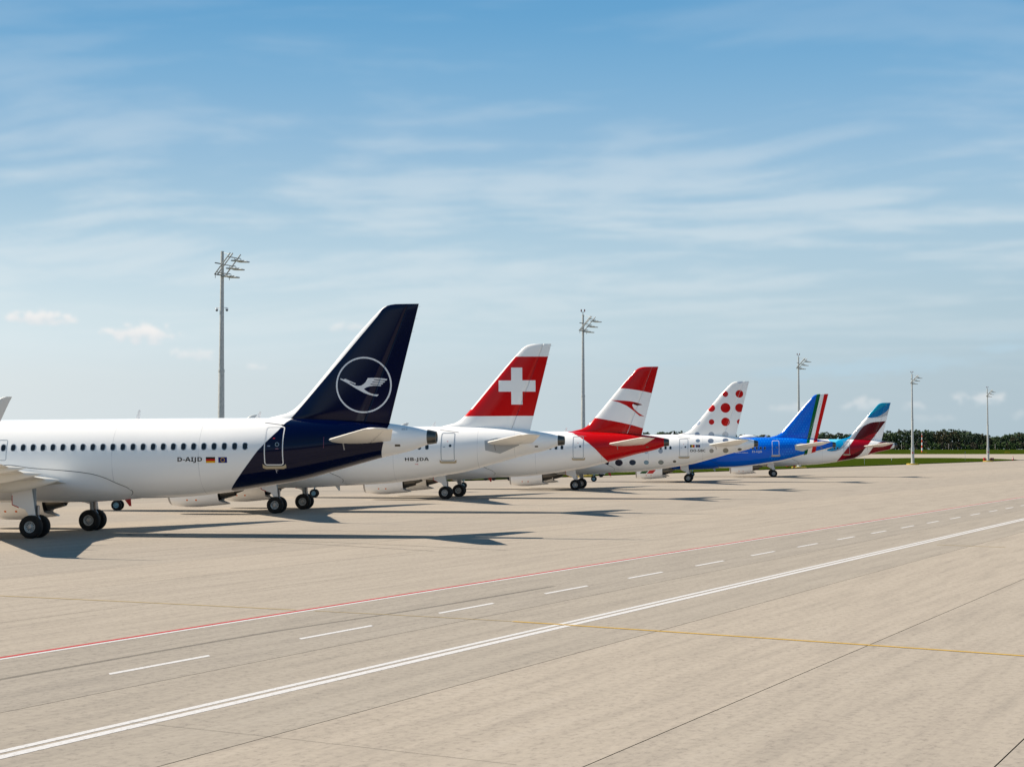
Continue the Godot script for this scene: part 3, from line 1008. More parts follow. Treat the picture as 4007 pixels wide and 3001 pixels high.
const BELLY_X := [9.2, 9.6, 10.5, 12.0, 15.5, 16.71, 18.43, 19.74, 20.49, 20.97, 21.38, 21.61, 21.70]
const BELLY_TOP := [2.1, 2.6, 3.15, 3.5, 3.53, 3.38, 3.25, 3.09, 2.87, 2.63, 2.45, 2.32, 2.2]


func belly_mesh() -> ArrayMesh:
	var rings := []
	var puv := PackedVector2Array()
	for q in [9.2, 9.5, 10.0, 10.8, 12.0, 14.0, 16.0, 17.0, 18.0, 19.0, 19.7, 20.2, 20.6, 21.0, 21.3, 21.5, 21.62, 21.7]:
		var top := table(BELLY_X, BELLY_TOP, q)
		var t := table(XS, TOP, q)
		var b := table(XS, BOT, q)
		var w := table(XS, HALF, q)
		var proud := table([9.2, 10.5, 12.0, 18.5, 20.3, 21.3, 21.7], [0.012, 0.08, 0.19, 0.19, 0.12, 0.045, 0.008], q)
		var mid := (t + b) / 2.0
		var a0 := asin(clampf((top - mid) / ((t - b) / 2.0), -1.0, 1.0))
		var ring := PackedVector3Array()
		for k in 41:
			var a := lerpf(a0, -PI - a0, k / 40.0)
			var edge := minf(k, 40 - k) / 40.0
			var o := lerpf(0.014, proud, smoothstep(0.0, 0.2, edge))
			var p := Vector3(q - GEAR_X, mid + sin(a) * ((t - b) / 2.0 + o), cos(a) * (w + o))
			ring.append(p)
			puv.append(body_uv(p))
		rings.append(ring)
	var s := Shape.new()
	s.loft(rings, false, false, false, puv)
	# the rim that closes the step down to the fuselage
	for e in [0, 40]:
		var rim := [PackedVector3Array(), PackedVector3Array()]
		for r in rings:
			var p: Vector3 = r[e]
			rim[0].append(p)
			rim[1].append(Vector3(p.x, p.y + 0.01, p.z * 0.985))
		s.loft(rim, false)
	return s.done()


func seal_mesh(e: float) -> ArrayMesh:
	# the dark rubber seal along the edge of the belly fairing
	var s := Shape.new()
	if true:
		var was := Vector3.ZERO
		for k in 61:
			var q := lerpf(10.0, 21.69, k / 60.0)
			var top := table(BELLY_X, BELLY_TOP, q)
			var p := skin(q, top + 0.012, 0.006)
			p.z *= e
			if k:
				s.tube(was, p, 0.014, 0.014, 6)
			was = p
		for k in 9:
			var y := lerpf(2.19, 1.88, k / 8.0)
			var p := skin(21.70 - 0.55 * pow(k / 8.0, 2.0), y, 0.012)
			p.z *= e
			s.tube(was, p, 0.014, 0.014, 6)
			was = p
	return s.done()


func canoe(le: float, te: float, y: float, deep: float, wide: float) -> ArrayMesh:
	var rings := []
	for k in 15:
		var f := k / 14.0
		var r := pow(sin(PI * pow(f, 0.62)), 0.75) if k > 0 and k < 14 else 0.02
		var ring := PackedVector3Array()
		for q in 16:
			var a := TAU * q / 16.0
			ring.append(Vector3(lerpf(le, te, f), y - deep * 0.35 * (1.0 - f) + sin(a) * deep * 0.5 * r, cos(a) * wide * 0.5 * r))
		rings.append(ring)
	var s := Shape.new()
	s.loft(rings, true, true, true)
	return s.done()


func cowl_mesh() -> ArrayMesh:
	# outer skin from the lip to the nozzle and back inside; the keel runs on as a short beaver tail
	var outer := [[0.16, 1.045], [0.5, 1.115], [1.1, 1.165], [1.9, 1.165], [2.6, 1.10], [3.1, 1.03], [3.45, 0.965]]
	var inner := [[3.44, 0.925], [3.0, 0.93], [2.2, 0.95], [1.0, 0.93], [0.2, 0.92]]
	var s := Shape.new()
	for prof in [outer, inner]:
		var rings := []
		for p in prof:
			var ring := PackedVector3Array()
			for k in 56:
				var a := TAU * k / 56.0
				var tail := clampf((-sin(a) - 0.80) / 0.2, 0.0, 1.0)
				var run: float = p[0] + tail * 0.62 * smoothstep(2.4, 3.45, p[0])
				var r: float = p[1] - tail * 0.0 
				ring.append(Vector3(run, sin(a) * r, cos(a) * r))
			rings.append(ring)
		s.loft(rings)
	return s.done()


func wheel_parts(r: float, w: float, rim_r: float) -> Array:
	# tyre and rim round the z axis, centred
	var t := Shape.new()
	t.lathe([Vector2(-w * 0.42, rim_r), Vector2(-w * 0.5, rim_r * 1.12), Vector2(-w * 0.5, r * 0.84), Vector2(-w * 0.44, r * 0.94), Vector2(-w * 0.30, r * 0.99), Vector2(-w * 0.12, r), Vector2(w * 0.12, r), Vector2(w * 0.30, r * 0.99), Vector2(w * 0.44, r * 0.94), Vector2(w * 0.5, r * 0.84), Vector2(w * 0.5, rim_r * 1.12), Vector2(w * 0.42, rim_r)], Vector3.ZERO, Vector3(0, 0, 1), 40)
	var m := Shape.new()
	for e in [-1.0, 1.0]:
		m.lathe([Vector2(e * w * 0.43, rim_r * 1.03), Vector2(e * w * 0.47, rim_r * 0.98), Vector2(e * w * 0.42, rim_r * 0.86), Vector2(e * w * 0.22, rim_r * 0.78), Vector2(e * w * 0.20, rim_r * 0.52), Vector2(e * w * 0.34, rim_r * 0.44), Vector2(e * w * 0.36, rim_r * 0.2), Vector2(e * w * 0.36, 0.0)], Vector3.ZERO, Vector3(0, 0, 1), 32)
	var hole := Shape.new()
	for e in [-1.0, 1.0]:
		for k in 12:
			var a := TAU * k / 12.0
			hole.tube(Vector3(cos(a) * rim_r * 0.66, sin(a) * rim_r * 0.66, e * w * 0.15), Vector3(cos(a) * rim_r * 0.66, sin(a) * rim_r * 0.66, e * w * 0.222), rim_r * 0.085, rim_r * 0.085, 6)
		hole.tube(Vector3(0, 0, e * w * 0.3), Vector3(0, 0, e * w * 0.375), rim_r * 0.16, rim_r * 0.16, 12)
	return [t.done(), m.done(), hole.done()]


func rounded(w: float, h: float, r: float, n := 6) -> PackedVector2Array:
	var p := PackedVector2Array()
	for q in [[1, 1, 0], [-1, 1, 1], [-1, -1, 2], [1, -1, 3]]:
		for k in n + 1:
			var a: float = (q[2] + float(k) / n) * PI / 2.0
			p.append(Vector2(q[0] * (w / 2.0 - r) + cos(a) * r, q[1] * (h / 2.0 - r) + sin(a) * r))
	return p


func band_on_skin(cx: float, cy: float, w: float, h: float, r: float, width: float, out: float) -> ArrayMesh:
	# a closed band that follows a rounded rectangle on the port side
	var o := rounded(w, h, r, 6)
	var i := rounded(w - width * 2, h - width * 2, maxf(r - width, 0.02), 6)
	# more points along the long sides so that the band follows the curve of the hull
	var oo := PackedVector2Array()
	var ii := PackedVector2Array()
	for k in o.size():
		var j := (k + 1) % o.size()
		var steps := maxi(1, int(o[k].distance_to(o[j]) / 0.15))
		for q in steps:
			oo.append(o[k].lerp(o[j], float(q) / steps))
			ii.append(i[k].lerp(i[j], float(q) / steps))
	var pv := PackedVector3Array()
	var tri := PackedInt32Array()
	for k in oo.size():
		pv.append(skin(cx + oo[k].x, cy + oo[k].y, out))
		pv.append(skin(cx + ii[k].x, cy + ii[k].y, out))
		var j := (k + 1) % oo.size()
		tri.append_array([k * 2, k * 2 + 1, j * 2 + 1, k * 2, j * 2 + 1, j * 2])
	var s := Shape.new()
	s.patch(pv, tri, Vector3(0, 0, 1))
	return s.done()


func text_on_skin(words: String, x: float, y: float, wide: float, tall: float, bold := 0.0) -> ArrayMesh:
	# letters laid on the port side: left edge x, foot y
	var f := SystemFont.new()
	f.font_names = PackedStringArray(["Droid Sans"])
	f.font_weight = 700 if bold > 0.5 else 400
	var t := TextMesh.new()
	t.text = words
	t.font = f
	t.font_size = 64
	t.pixel_size = 0.01
	t.depth = 0.0
	t.curve_step = 1.0
	var arrays := t.surface_get_arrays(0)
	var v: PackedVector3Array = arrays[Mesh.ARRAY_VERTEX]
	var lo := Vector2(1e9, 1e9)
	var hi := -lo
	for p in v:
		lo = lo.min(Vector2(p.x, p.y))
		hi = hi.max(Vector2(p.x, p.y))
	var idx: PackedInt32Array = arrays[Mesh.ARRAY_INDEX] if arrays[Mesh.ARRAY_INDEX] != null else PackedInt32Array(range(v.size()))
	var pv := PackedVector3Array()
	for p in v:
		pv.append(skin(x + (p.x - lo.x) / (hi.x - lo.x) * wide, y + (p.y - lo.y) / (hi.y - lo.y) * tall, 0.012))
	var s := Shape.new()
	s.patch(pv, idx, Vector3(0, 0, 1))
	return s.done()


func make_shapes() -> void:
	S.fuselage = fuselage_mesh()
	S.belly = belly_mesh()
	S.seal_p = seal_mesh(1.0)
	S.seal_s = seal_mesh(-1.0)
	var fs := fin_sections()
	S.fin = surface(fs, 0.0, -1.0, true)
	S.rudder = surface(fs, -1.0, 1.0, true)
	for s in [1, -1]:
		var side := "p" if s > 0 else "s"
		S["tail_" + side] = surface(tailplane_sections(s), 0.0, 0.68)
		S["elevator_" + side] = surface(tailplane_sections(s).slice(1, 8), 0.684, 1.0)
		S["wing_" + side] = surface(wing_sections(s, 1.2, 16.9, 16), 0.0, 0.72)
		S["flap_in_" + side] = surface(wing_sections(s, 2.06, 6.38, 5), 0.723, 1.0)
		S["flap_out_" + side] = surface(wing_sections(s, 6.41, 12.98, 7), 0.723, 1.0)
		S["aileron_" + side] = surface(wing_sections(s, 13.01, 16.88, 5), 0.723, 1.0)
		S["sharklet_" + side] = surface(sharklet_sections(s), 0.0, 1.0)
	S.cowl = cowl_mesh()
	var lip := Shape.new()
	lip.lathe([Vector2(0.22, 0.92), Vector2(0.08, 0.90), Vector2(0.01, 0.935), Vector2(0.0, 0.97), Vector2(0.03, 1.01), Vector2(0.17, 1.046)], Vector3.ZERO, Vector3.RIGHT, 56)
	S.lip = lip.done()
	var fan := Shape.new()
	fan.lathe([Vector2(0.35, 0.0), Vector2(0.5, 0.15), Vector2(0.75, 0.3), Vector2(0.8, 0.93), Vector2(1.2, 0.92)], Vector3.ZERO, Vector3.RIGHT, 40)
	S.fan = fan.done()
	var duct := Shape.new()
	duct.lathe([Vector2(2.3, 0.93), Vector2(2.35, 0.6), Vector2(2.9, 0.68), Vector2(3.5, 0.66)], Vector3.ZERO, Vector3.RIGHT, 40)
	S.duct = duct.done()
	var core := Shape.new()
	core.lathe([Vector2(3.4, 0.64), Vector2(3.75, 0.60), Vector2(4.15, 0.50), Vector2(4.42, 0.42), Vector2(4.42, 0.37), Vector2(4.0, 0.38)], Vector3.ZERO, Vector3.RIGHT, 36)
	S.core = core.done()
	var plug := Shape.new()
	plug.lathe([Vector2(3.9, 0.33), Vector2(4.3, 0.31), Vector2(4.62, 0.22), Vector2(4.95, 0.10), Vector2(5.05, 0.0)], Vector3.ZERO, Vector3.RIGHT, 28)
	S.plug = plug.done()
	var nozzle := Shape.new()
	var rings := []
	for q in [[36.552, 1.0], [36.75, 0.93], [36.98, 0.80], [37.0, 0.66], [36.9, 0.60], [36.6, 0.55]]:
		var ring := PackedVector3Array()
		for k in 40:
			var a := TAU * k / 40.0
			ring.append(Vector3(q[0] - GEAR_X, 4.82 - (q[0] - 36.55) * 0.05 + sin(a) * 0.37 * q[1], cos(a) * 0.42 * q[1]))
		rings.append(ring)
	nozzle.loft(rings)
	S.nozzle = nozzle.done()
	var hole := Shape.new()
	hole.tube(Vector3(36.62 - GEAR_X, 4.81, 0), Vector3(36.68 - GEAR_X, 4.81, 0), 0.22, 0.22, 24)
	S.nozzle_hole = hole.done()
	S.main_wheel = wheel_parts(0.565, 0.40, 0.275)
	S.nose_wheel = wheel_parts(0.375, 0.21, 0.20)
	var fr := Shape.new()
	fr.prism(rounded(0.275, 0.385, 0.125), Transform3D.IDENTITY, -0.02, 0.008)
	S.window_frame = fr.done()
	var pn := Shape.new()
	pn.prism(rounded(0.215, 0.32, 0.10), Transform3D.IDENTITY, -0.01, 0.011)
	S.window_pane = pn.done()
	S.door_band = band_on_skin(29.11, 4.43, 0.94, 1.92, 0.14, 0.05, 0.008)
	var sill := Shape.new()
	var pv := [PackedVector3Array(), PackedVector3Array(), PackedVector3Array(), PackedVector3Array()]
	for k in 9:
		var x := lerpf(28.55, 29.68, k / 8.0)
		var drop := 0.05 if k == 0 or k == 8 else 0.0
		pv[0].append(skin(x, 3.44 + (0.1 if k < 1 or k > 7 else 0.0), 0.0))
		pv[1].append(skin(x, 3.44 + (0.1 if k < 1 or k > 7 else 0.0), 0.05))
		pv[2].append(skin(x, 3.31 + drop, 0.045))
		pv[3].append(skin(x, 3.31 + drop, 0.0))
	sill.loft(pv, false)
	S.door_sill = sill.done()
	var port := Shape.new()
	port.tube(Vector3(0, 0, -0.02), Vector3(0, 0, 0.012), 0.105, 0.105, 20)
	S.porthole_ring = port.done()
	port = Shape.new()
	port.tube(Vector3(0, 0, -0.02), Vector3(0, 0, 0.016), 0.08, 0.08, 20)
	S.porthole = port.done()
	S.exit_band = band_on_skin(15.13, 4.30, 0.56, 1.05, 0.10, 0.03, 0.006)
	var an := Shape.new()
	an.prism(PackedVector2Array([Vector2(0, -0.05), Vector2(0.30, -0.05), Vector2(0.36, 0.32), Vector2(0.27, 0.32)]), Transform3D.IDENTITY, -0.018, 0.018)
	S.antenna = an.done()
	an = Shape.new()
	an.prism(PackedVector2Array([Vector2(0, -0.05), Vector2(0.22, -0.05), Vector2(0.27, 0.44), Vector2(0.17, 0.44)]), Transform3D.IDENTITY, -0.018, 0.018)
	S.tall_antenna = an.done()
	an = Shape.new()
	an.prism(PackedVector2Array([Vector2(-0.12, 0.1), Vector2(0.30, 0.1), Vector2(0.34, -0.38), Vector2(0.24, -0.38)]), Transform3D.IDENTITY, -0.02, 0.02)
	S.drain_mast = an.done()
	an = Shape.new()
	var dome := []
	for q in [[0.0, 0.02], [0.15, 0.45], [0.5, 0.8], [1.0, 1.0], [1.5, 0.92], [2.1, 0.55], [2.35, 0.25], [2.45, 0.02]]:
		var ring := PackedVector3Array()
		for k in 24:
			var a := TAU * k / 24.0
			ring.append(Vector3(q[0], sin(a) * 0.36 * q[1], cos(a) * 0.62 * q[1]))
		dome.append(ring)
	an.loft(dome)
	S.radome = an.done()
	# gear door: the flat outer panel on the main leg, with a red rubbed edge
	var gd := PackedVector2Array()
	for k in range(0, GEAR_DOOR.size(), 2):
		gd.append(Vector2(GEAR_DOOR[k] - GEAR_X, GEAR_DOOR[k + 1]))
	an = Shape.new()
	an.prism(gd, Transform3D.IDENTITY, -0.02, 0.02)
	S.gear_door = an.done()
	an = Shape.new()
	for q in [[8, 7], [7, 6]]:
		var a := Vector3(gd[q[0]].x, gd[q[0]].y, 0.0)
		var b := Vector3(gd[q[1]].x, gd[q[1]].y, 0.0)
		if q[0] == 8:
			a = a.lerp(b, 0.15)
		an.tube(a, b, 0.03, 0.03, 6)
	S.gear_edge = an.done()
	var leg := Shape.new()
	leg.tube(Vector3(0, 0.52, 0), Vector3(-0.12, 2.7, -0.05), 0.085, 0.11, 14)
	leg.tube(Vector3(-0.03, 1.05, 0), Vector3(-0.12, 2.7, -0.05), 0.125, 0.14, 14)
	leg.tube(Vector3(-0.1, 1.45, 0), Vector3(-0.75, 2.5, -0.4), 0.06, 0.06, 8)
	S.main_strut = leg.done()
	leg = Shape.new()
	leg.tube(Vector3(0, 0.56, -0.62), Vector3(0, 0.56, 0.62), 0.075, 0.075, 12)
	S.main_axle = leg.done()
	leg = Shape.new()
	leg.tube(Vector3(0.08, 1.2, 0), Vector3(0.28, 0.9, 0), 0.04, 0.04, 6)
	leg.tube(Vector3(0.28, 0.9, 0), Vector3(0.06, 0.6, 0), 0.04, 0.04, 6)
	leg.box(Transform3D(Basis.IDENTITY, Vector3(0.16, 1.35, 0.0)), Vector3(0.12, 0.5, 0.2), 0.03)
	S.torque_link = leg.done()
	leg = Shape.new()
	leg.tube(Vector3(0, 0.40, 0), Vector3(0.0, 2.1, 0), 0.06, 0.08, 12)
	leg.tube(Vector3(0, 1.25, 0), Vector3(-0.75, 2.0, 0), 0.045, 0.045, 8)
	leg.tube(Vector3(0, 1.22, -0.2), Vector3(0, 1.22, 0.2), 0.05, 0.05, 8)
	leg.tube(Vector3(0, 0.40, -0.34), Vector3(0, 0.40, 0.34), 0.05, 0.05, 10)
	leg.box(Transform3D(Basis.IDENTITY, Vector3(0.12, 1.0, 0)), Vector3(0.1, 0.3, 0.22), 0.02)
	S.nose_strut = leg.done()
	leg = Shape.new()
	leg.prism(PackedVector2Array([Vector2(-0.3, 1.25), Vector2(0.45, 1.25), Vector2(0.5, 1.95), Vector2(-0.3, 1.95)]), Transform3D(Basis.IDENTITY, Vector3(0, 0, 0.42)), -0.015, 0.015)
	leg.prism(PackedVector2Array([Vector2(-0.3, 1.25), Vector2(0.45, 1.25), Vector2(0.5, 1.95), Vector2(-0.3, 1.95)]), Transform3D(Basis.IDENTITY, Vector3(0, 0, -0.42)), -0.015, 0.015)
	S.nose_doors = leg.done()
	leg = Shape.new()
	leg.tube(Vector3(0, 0, 0), Vector3(0.16, 0, 0), 0.006, 0.003, 5)
	S.wick = leg.done()
	leg = Shape.new()
	var pyl := []
	for q in [[0.9, 1.0, 1.2, 0.02], [1.6, 1.0, 1.62, 0.12], [2.6, 0.95, 1.72, 0.17], [3.4, 0.55, 1.70, 0.17], [4.6, 0.62, 1.55, 0.13], [5.6, 1.05, 1.45, 0.03]]:
		pyl.append(PackedVector3Array([Vector3(q[0], q[1], q[3]), Vector3(q[0], q[2], q[3]), Vector3(q[0], q[2], -q[3]), Vector3(q[0], q[1], -q[3])]))
	leg.loft(pyl, true, true, true)
	S.pylon = leg.done()
	leg = Shape.new()
	leg.box(Transform3D.IDENTITY, Vector3(0.11, 0.11, 0.012))
	S.cowl_mark = leg.done()


# ---------------------------------------------------------------- liveries
func body_paint(c: Color, which: int) -> StandardMaterial3D:
	var k := canvas(2048, 512, 8.0, 38.0, 1.4, 6.4, c)
	match which:
		0: paint_blue_night(k)
		1: paint_white_cross(k)
		2: paint_red_tail(k)
		3: paint_dots(k)
		4: paint_azure(k)
		5: paint_claret(k)
	var m := mat(Color.WHITE, 0.13)
	m.albedo_texture = k.texture()
	m.texture_repeat = false
	m.metallic_specular = 0.36
	return m


func fin_paint(c: Color, which: int) -> StandardMaterial3D:
	var k := canvas(1024, 1024, 28.0, 37.2, 5.0, 12.0, c)
	match which:
		0: fin_blue_night(k)
		1: fin_white_cross(k)
		2: fin_red_tail(k)
		3: fin_dots(k)
		4: fin_azure(k)
		5: fin_claret(k)
	var m := mat(Color.WHITE, 0.13)
	m.albedo_texture = k.texture()
	m.texture_repeat = false
	m.metallic_specular = 0.36
	return m


const WHITE := Color(0.962, 0.962, 0.96)
const NAVY := Color(0.0, 0.03, 0.17)
const RED := Color(0.76, 0.045, 0.065)
const SEAM := Color(0.74, 0.75, 0.76)
const SLIT := Color(0.42, 0.43, 0.45)
const EU_BLUE := Color(0.05, 0.07, 0.40)
const GOLD := Color(0.93, 0.74, 0.12)


func seams(k: Canvas, dark := SEAM) -> void:
	k.line(28.48, 5.59, 29.79, 5.41, 0.035, SLIT)
	for x in [20.9, 25.35, 31.1, 33.6]:
		k.line(x, 1.4, x + 0.02, 6.4, 0.012, dark)


func eu_flag(k: Canvas, x0: float, y0: float, x1: float, y1: float) -> void:
	k.rect(x0, y0, x1, y1, EU_BLUE)
	for q in 12:
		var a := TAU * q / 12.0
		k.disc((x0 + x1) / 2.0 + cos(a) * 0.095, (y0 + y1) / 2.0 + sin(a) * 0.095, 0.022, 0.022, GOLD, 8)


func paint_blue_night(k: Canvas) -> void:
	seams(k)
	k.poly(NAVY_BODY, NAVY)
	k.line(28.48, 5.59, 29.35, 5.47, 0.03, SLIT)
	k.line(29.35, 5.47, 29.79, 5.41, 0.05, Color(0.02, 0.02, 0.03))
	k.rect(25.74, 3.80, 26.21, 3.895, Color(0.06, 0.06, 0.05))
	k.rect(25.74, 3.705, 26.21, 3.80, Color(0.78, 0.03, 0.06))
	k.rect(25.74, 3.61, 26.21, 3.705, Color(0.90, 0.66, 0.10))
	eu_flag(k, 26.37, 3.61, 26.80, 3.89)
	k.line(29.15, 3.30, 29.17, 3.08, 0.022, WHITE)
	k.line(29.15, 3.21, 29.26, 3.21, 0.018, WHITE)
	k.rect(29.05, 4.78, 29.15, 4.83, Color(0.75, 0.2, 0.25))
	k.rect(29.20, 4.27, 29.36, 4.30, Color(0.75, 0.5, 0.55))
	k.rect(28.80, 4.40, 28.95, 4.45, Color(0.6, 0.62, 0.68))
	k.line(31.55, 4.85, 31.55, 4.3, 0.02, Color(0.55, 0.3, 0.38))
	k.line(32.45, 4.9, 32.55, 4.2, 0.06, Color(0.62, 0.62, 0.62))
	k.rect(35.0, 4.36, 35.25, 4.46, Color(0.32, 0.29, 0.24))
	for q in 8:
		k.line(35.30 + q * 0.04, 5.27, 35.30 + q * 0.04, 5.17, 0.012, Color(0.5, 0.55, 0.6))


func fin_blue_night(k: Canvas) -> void:
	k.poly(NAVY_FIN, NAVY)
	k.ring(33.33, 7.45, 1.405, 0.082, Color(0.86, 0.87, 0.89))
	k.poly(CRANE, Color(0.86, 0.87, 0.89))


func paint_white_cross(k: Canvas) -> void:
	seams(k)
	k.poly(PLATE, Color(0.66, 0.68, 0.70))
	k.line(32.2, 4.95, 32.35, 4.15, 0.06, Color(0.52, 0.53, 0.54))
	k.rect(35.0, 4.36, 35.22, 4.46, Color(0.36, 0.32, 0.26))
	k.line(27.05, 3.30, 27.05, 3.20, 0.02, RED)
	k.line(26.85, 3.25, 27.05, 3.25, 0.02, RED)
	door_marks(k)


func fin_white_cross(k: Canvas) -> void:
	k.poly(CROSS_FIELD, Color(0.77, 0.055, 0.065))
	k.poly(CROSS, WHITE)


func door_marks(k: Canvas) -> void:
	k.rect(29.05, 4.78, 29.14, 4.815, Color(0.8, 0.25, 0.28))
	k.rect(28.78, 4.38, 28.95, 4.45, Color(0.74, 0.76, 0.78))


func paint_red_tail(k: Canvas) -> void:
	seams(k)
	k.poly(TAIL_RED, RED)
	k.line(28.48, 5.59, 29.79, 5.41, 0.03, SLIT)
	k.line(32.45, 4.9, 32.55, 4.2, 0.06, Color(0.55, 0.56, 0.56))
	k.rect(35.0, 4.36, 35.22, 4.46, Color(0.42, 0.40, 0.32))
	door_marks(k)


func fin_red_tail(k: Canvas) -> void:
	k.poly(CHEVRON_TOP, Color(0.74, 0.05, 0.065))
	k.poly(CHEVRON_LOW, Color(0.74, 0.05, 0.065))
	k.poly(ARROW, Color(0.76, 0.06, 0.065))
	k.poly(ARROW_FOLD, Color(0.36, 0.03, 0.05))


func paint_dots(k: Canvas) -> void:
	seams(k)
	k.line(32.45, 4.9, 32.55, 4.2, 0.05, Color(0.5, 0.5, 0.5))
	var tones := [Color(0.44, 0.51, 0.60), Color(0.45, 0.50, 0.57), Color(0.44, 0.49, 0.57), Color(0.40, 0.45, 0.53), Color(0.62, 0.62, 0.60), Color(0.56, 0.56, 0.53), Color(0.46, 0.45, 0.42), Color(0.06, 0.08, 0.19), Color(0.10, 0.19, 0.29), Color(0.50, 0.62, 0.70), Color(0.55, 0.58, 0.57), Color(0.44, 0.43, 0.40), Color(0.72, 0.78, 0.82), Color(0.62, 0.66, 0.71)]
	for q in DOTS_BODY.size() / 4:
		k.disc(DOTS_BODY[q * 4], DOTS_BODY[q * 4 + 1], DOTS_BODY[q * 4 + 2], DOTS_BODY[q * 4 + 3], tones[q])
	for q in 4:
		k.disc(20.7 - q * 1.5, 2.86, 0.42, 0.33, Color(0.06, 0.08, 0.19))
	k.rect(29.78, 4.45, 29.94, 4.72, Color(0.06, 0.06, 0.05))
	k.rect(29.94, 4.45, 30.10, 4.72, Color(0.92, 0.72, 0.12))
	k.rect(30.10, 4.45, 30.26, 4.72, Color(0.80, 0.06, 0.10))
	eu_flag(k, 30.38, 4.45, 30.84, 4.72)
	door_marks(k)


func fin_dots(k: Canvas) -> void:
	for q in DOTS_RED.size() / 4:
		k.disc(DOTS_RED[q * 4], DOTS_RED[q * 4 + 1], DOTS_RED[q * 4 + 2], DOTS_RED[q * 4 + 3], Color(0.75, 0.05, 0.055))
	var greys := [Color(0.74, 0.78, 0.83), Color(0.70, 0.75, 0.82), Color(0.84, 0.84, 0.86), Color(0.52, 0.58, 0.67), Color(0.64, 0.68, 0.73), Color(0.80, 0.81, 0.82)]
	for q in DOTS_GREY.size() / 4:
		k.disc(DOTS_GREY[q * 4], DOTS_GREY[q * 4 + 1], DOTS_GREY[q * 4 + 2], DOTS_GREY[q * 4 + 3], greys[q])


const AZURE := Color(0.0, 0.385, 0.84)
const AZURE_MOTIF := Color(0.14, 0.60, 0.93)


func motif_here(x: float, y: float, on_fin: bool) -> bool:
	if on_fin:
		return x > 30.35 + (y - 6.6) * 0.875 + 0.4 and x < 33.15 + (y - 5.4) * 0.238 - 0.2
	return y > table(XS, BOT, x) + 0.35 and (x > 28.2 or y > 4.2 - (x - 25.0) * 0.2) and not (x < 28.4 and y > 3.6 and y < 4.8)


func motifs(k: Canvas, x0: float, x1: float, y0: float, y1: float, on_fin: bool) -> void:
	# small tone-on-tone emblems: rings, crosses, diamonds in slanted rows
	rng.seed = 91
	var row := 0
	var y := y0
	while y < y1:
		var x := x0 + (0.16 if row % 2 else 0.0)
		while x < x1:
			if motif_here(x, y, on_fin):
				var r := rng.randf_range(0.085, 0.125)
				var c := AZURE.lerp(AZURE_MOTIF, rng.randf_range(0.4, 1.0))
				match rng.randi() % 4:
					0:
						k.ring(x, y, r, 0.035, c, 14)
						k.disc(x, y, 0.035, 0.035, c, 8)
					1:
						k.line(x - r, y, x + r, y, 0.05, c)
						k.line(x, y - r, x, y + r, 0.05, c)
					2:
						k.poly([x - r, y, x, y - r, x + r, y, x, y + r], c)
						k.poly([x - r * 0.45, y, x, y - r * 0.45, x + r * 0.45, y, x, y + r * 0.45], AZURE)
					3:
						for q in 4:
							var a := TAU * q / 4.0 + 0.78
							k.disc(x + cos(a) * r * 0.6, y + sin(a) * r * 0.6, r * 0.33, r * 0.33, c, 8)
			x += 0.36
		y += 0.33
		row += 1


func paint_azure(k: Canvas) -> void:
	motifs(k, 25.0, 32.8, 2.3, 5.7, false)
	var under := []
	for q in 31:
		var x := 8.0 + q
		under.append_array([x, table(XS, BOT, x) + 0.16])
	under.append_array([38.0, 1.4, 8.0, 1.4])
	k.poly(under, WHITE)
	k.line(28.48, 5.59, 29.79, 5.41, 0.03, Color(0.03, 0.10, 0.35))
	k.poly(STRIPE_B_GREEN, Color(0.0, 0.33, 0.16))
	k.poly(STRIPE_B_WHITE, WHITE)
	k.poly(STRIPE_B_RED, Color(0.76, 0.03, 0.06))
	k.poly(PLATE, Color(0.76, 0.77, 0.76))
	k.rect(35.0, 4.36, 35.22, 4.46, Color(0.62, 0.55, 0.40))


func fin_azure(k: Canvas) -> void:
	motifs(k, 29.5, 35.5, 5.6, 11.4, true)
	k.poly(STRIPE_GREEN, Color(0.0, 0.38, 0.20))
	k.poly(STRIPE_WHITE, WHITE)
	k.poly(STRIPE_RED, Color(0.80, 0.03, 0.06))
	k.line(30.0, 6.42, 33.92, 10.92, 0.09, WHITE)


func paint_claret(k: Canvas) -> void:
	seams(k)
	var grey := Color(0.66, 0.68, 0.71)
	k.poly(SWEEP_B_CYAN, Color(0.38, 0.78, 0.90))
	k.poly(SWEEP_B_BLUE, Color(0.05, 0.55, 0.76))
	k.poly(SWEEP_B_GREY, grey)
	k.poly(SWEEP_B_CRIMSON, Color(0.58, 0.03, 0.12))
	k.poly(SWEEP_B_DARK, Color(0.34, 0.02, 0.07))
	k.poly(SWEEP_B_TAIL, Color(0.50, 0.03, 0.10))
	k.line(28.48, 5.59, 29.79, 5.41, 0.03, SLIT)
	k.line(32.2, 4.95, 32.35, 4.15, 0.05, Color(0.6, 0.6, 0.6))
	door_marks(k)


func fin_claret(k: Canvas) -> void:
	var grey := Color(0.66, 0.68, 0.71)
	k.poly(SWEEP_FOOT, Color(0.05, 0.55, 0.76))
	k.poly(SWEEP_GREY_LOW, grey)
	k.poly(SWEEP_DARK, Color(0.34, 0.03, 0.08))
	k.poly(SWEEP_CRIMSON, Color(0.58, 0.03, 0.12))
	k.poly(SWEEP_GREY_TOP, Color(0.74, 0.755, 0.78))
	k.poly(SWEEP_LIGHT, Color(0.02, 0.58, 0.72))
	k.poly(SWEEP_BLUE, Color(0.02, 0.46, 0.69))


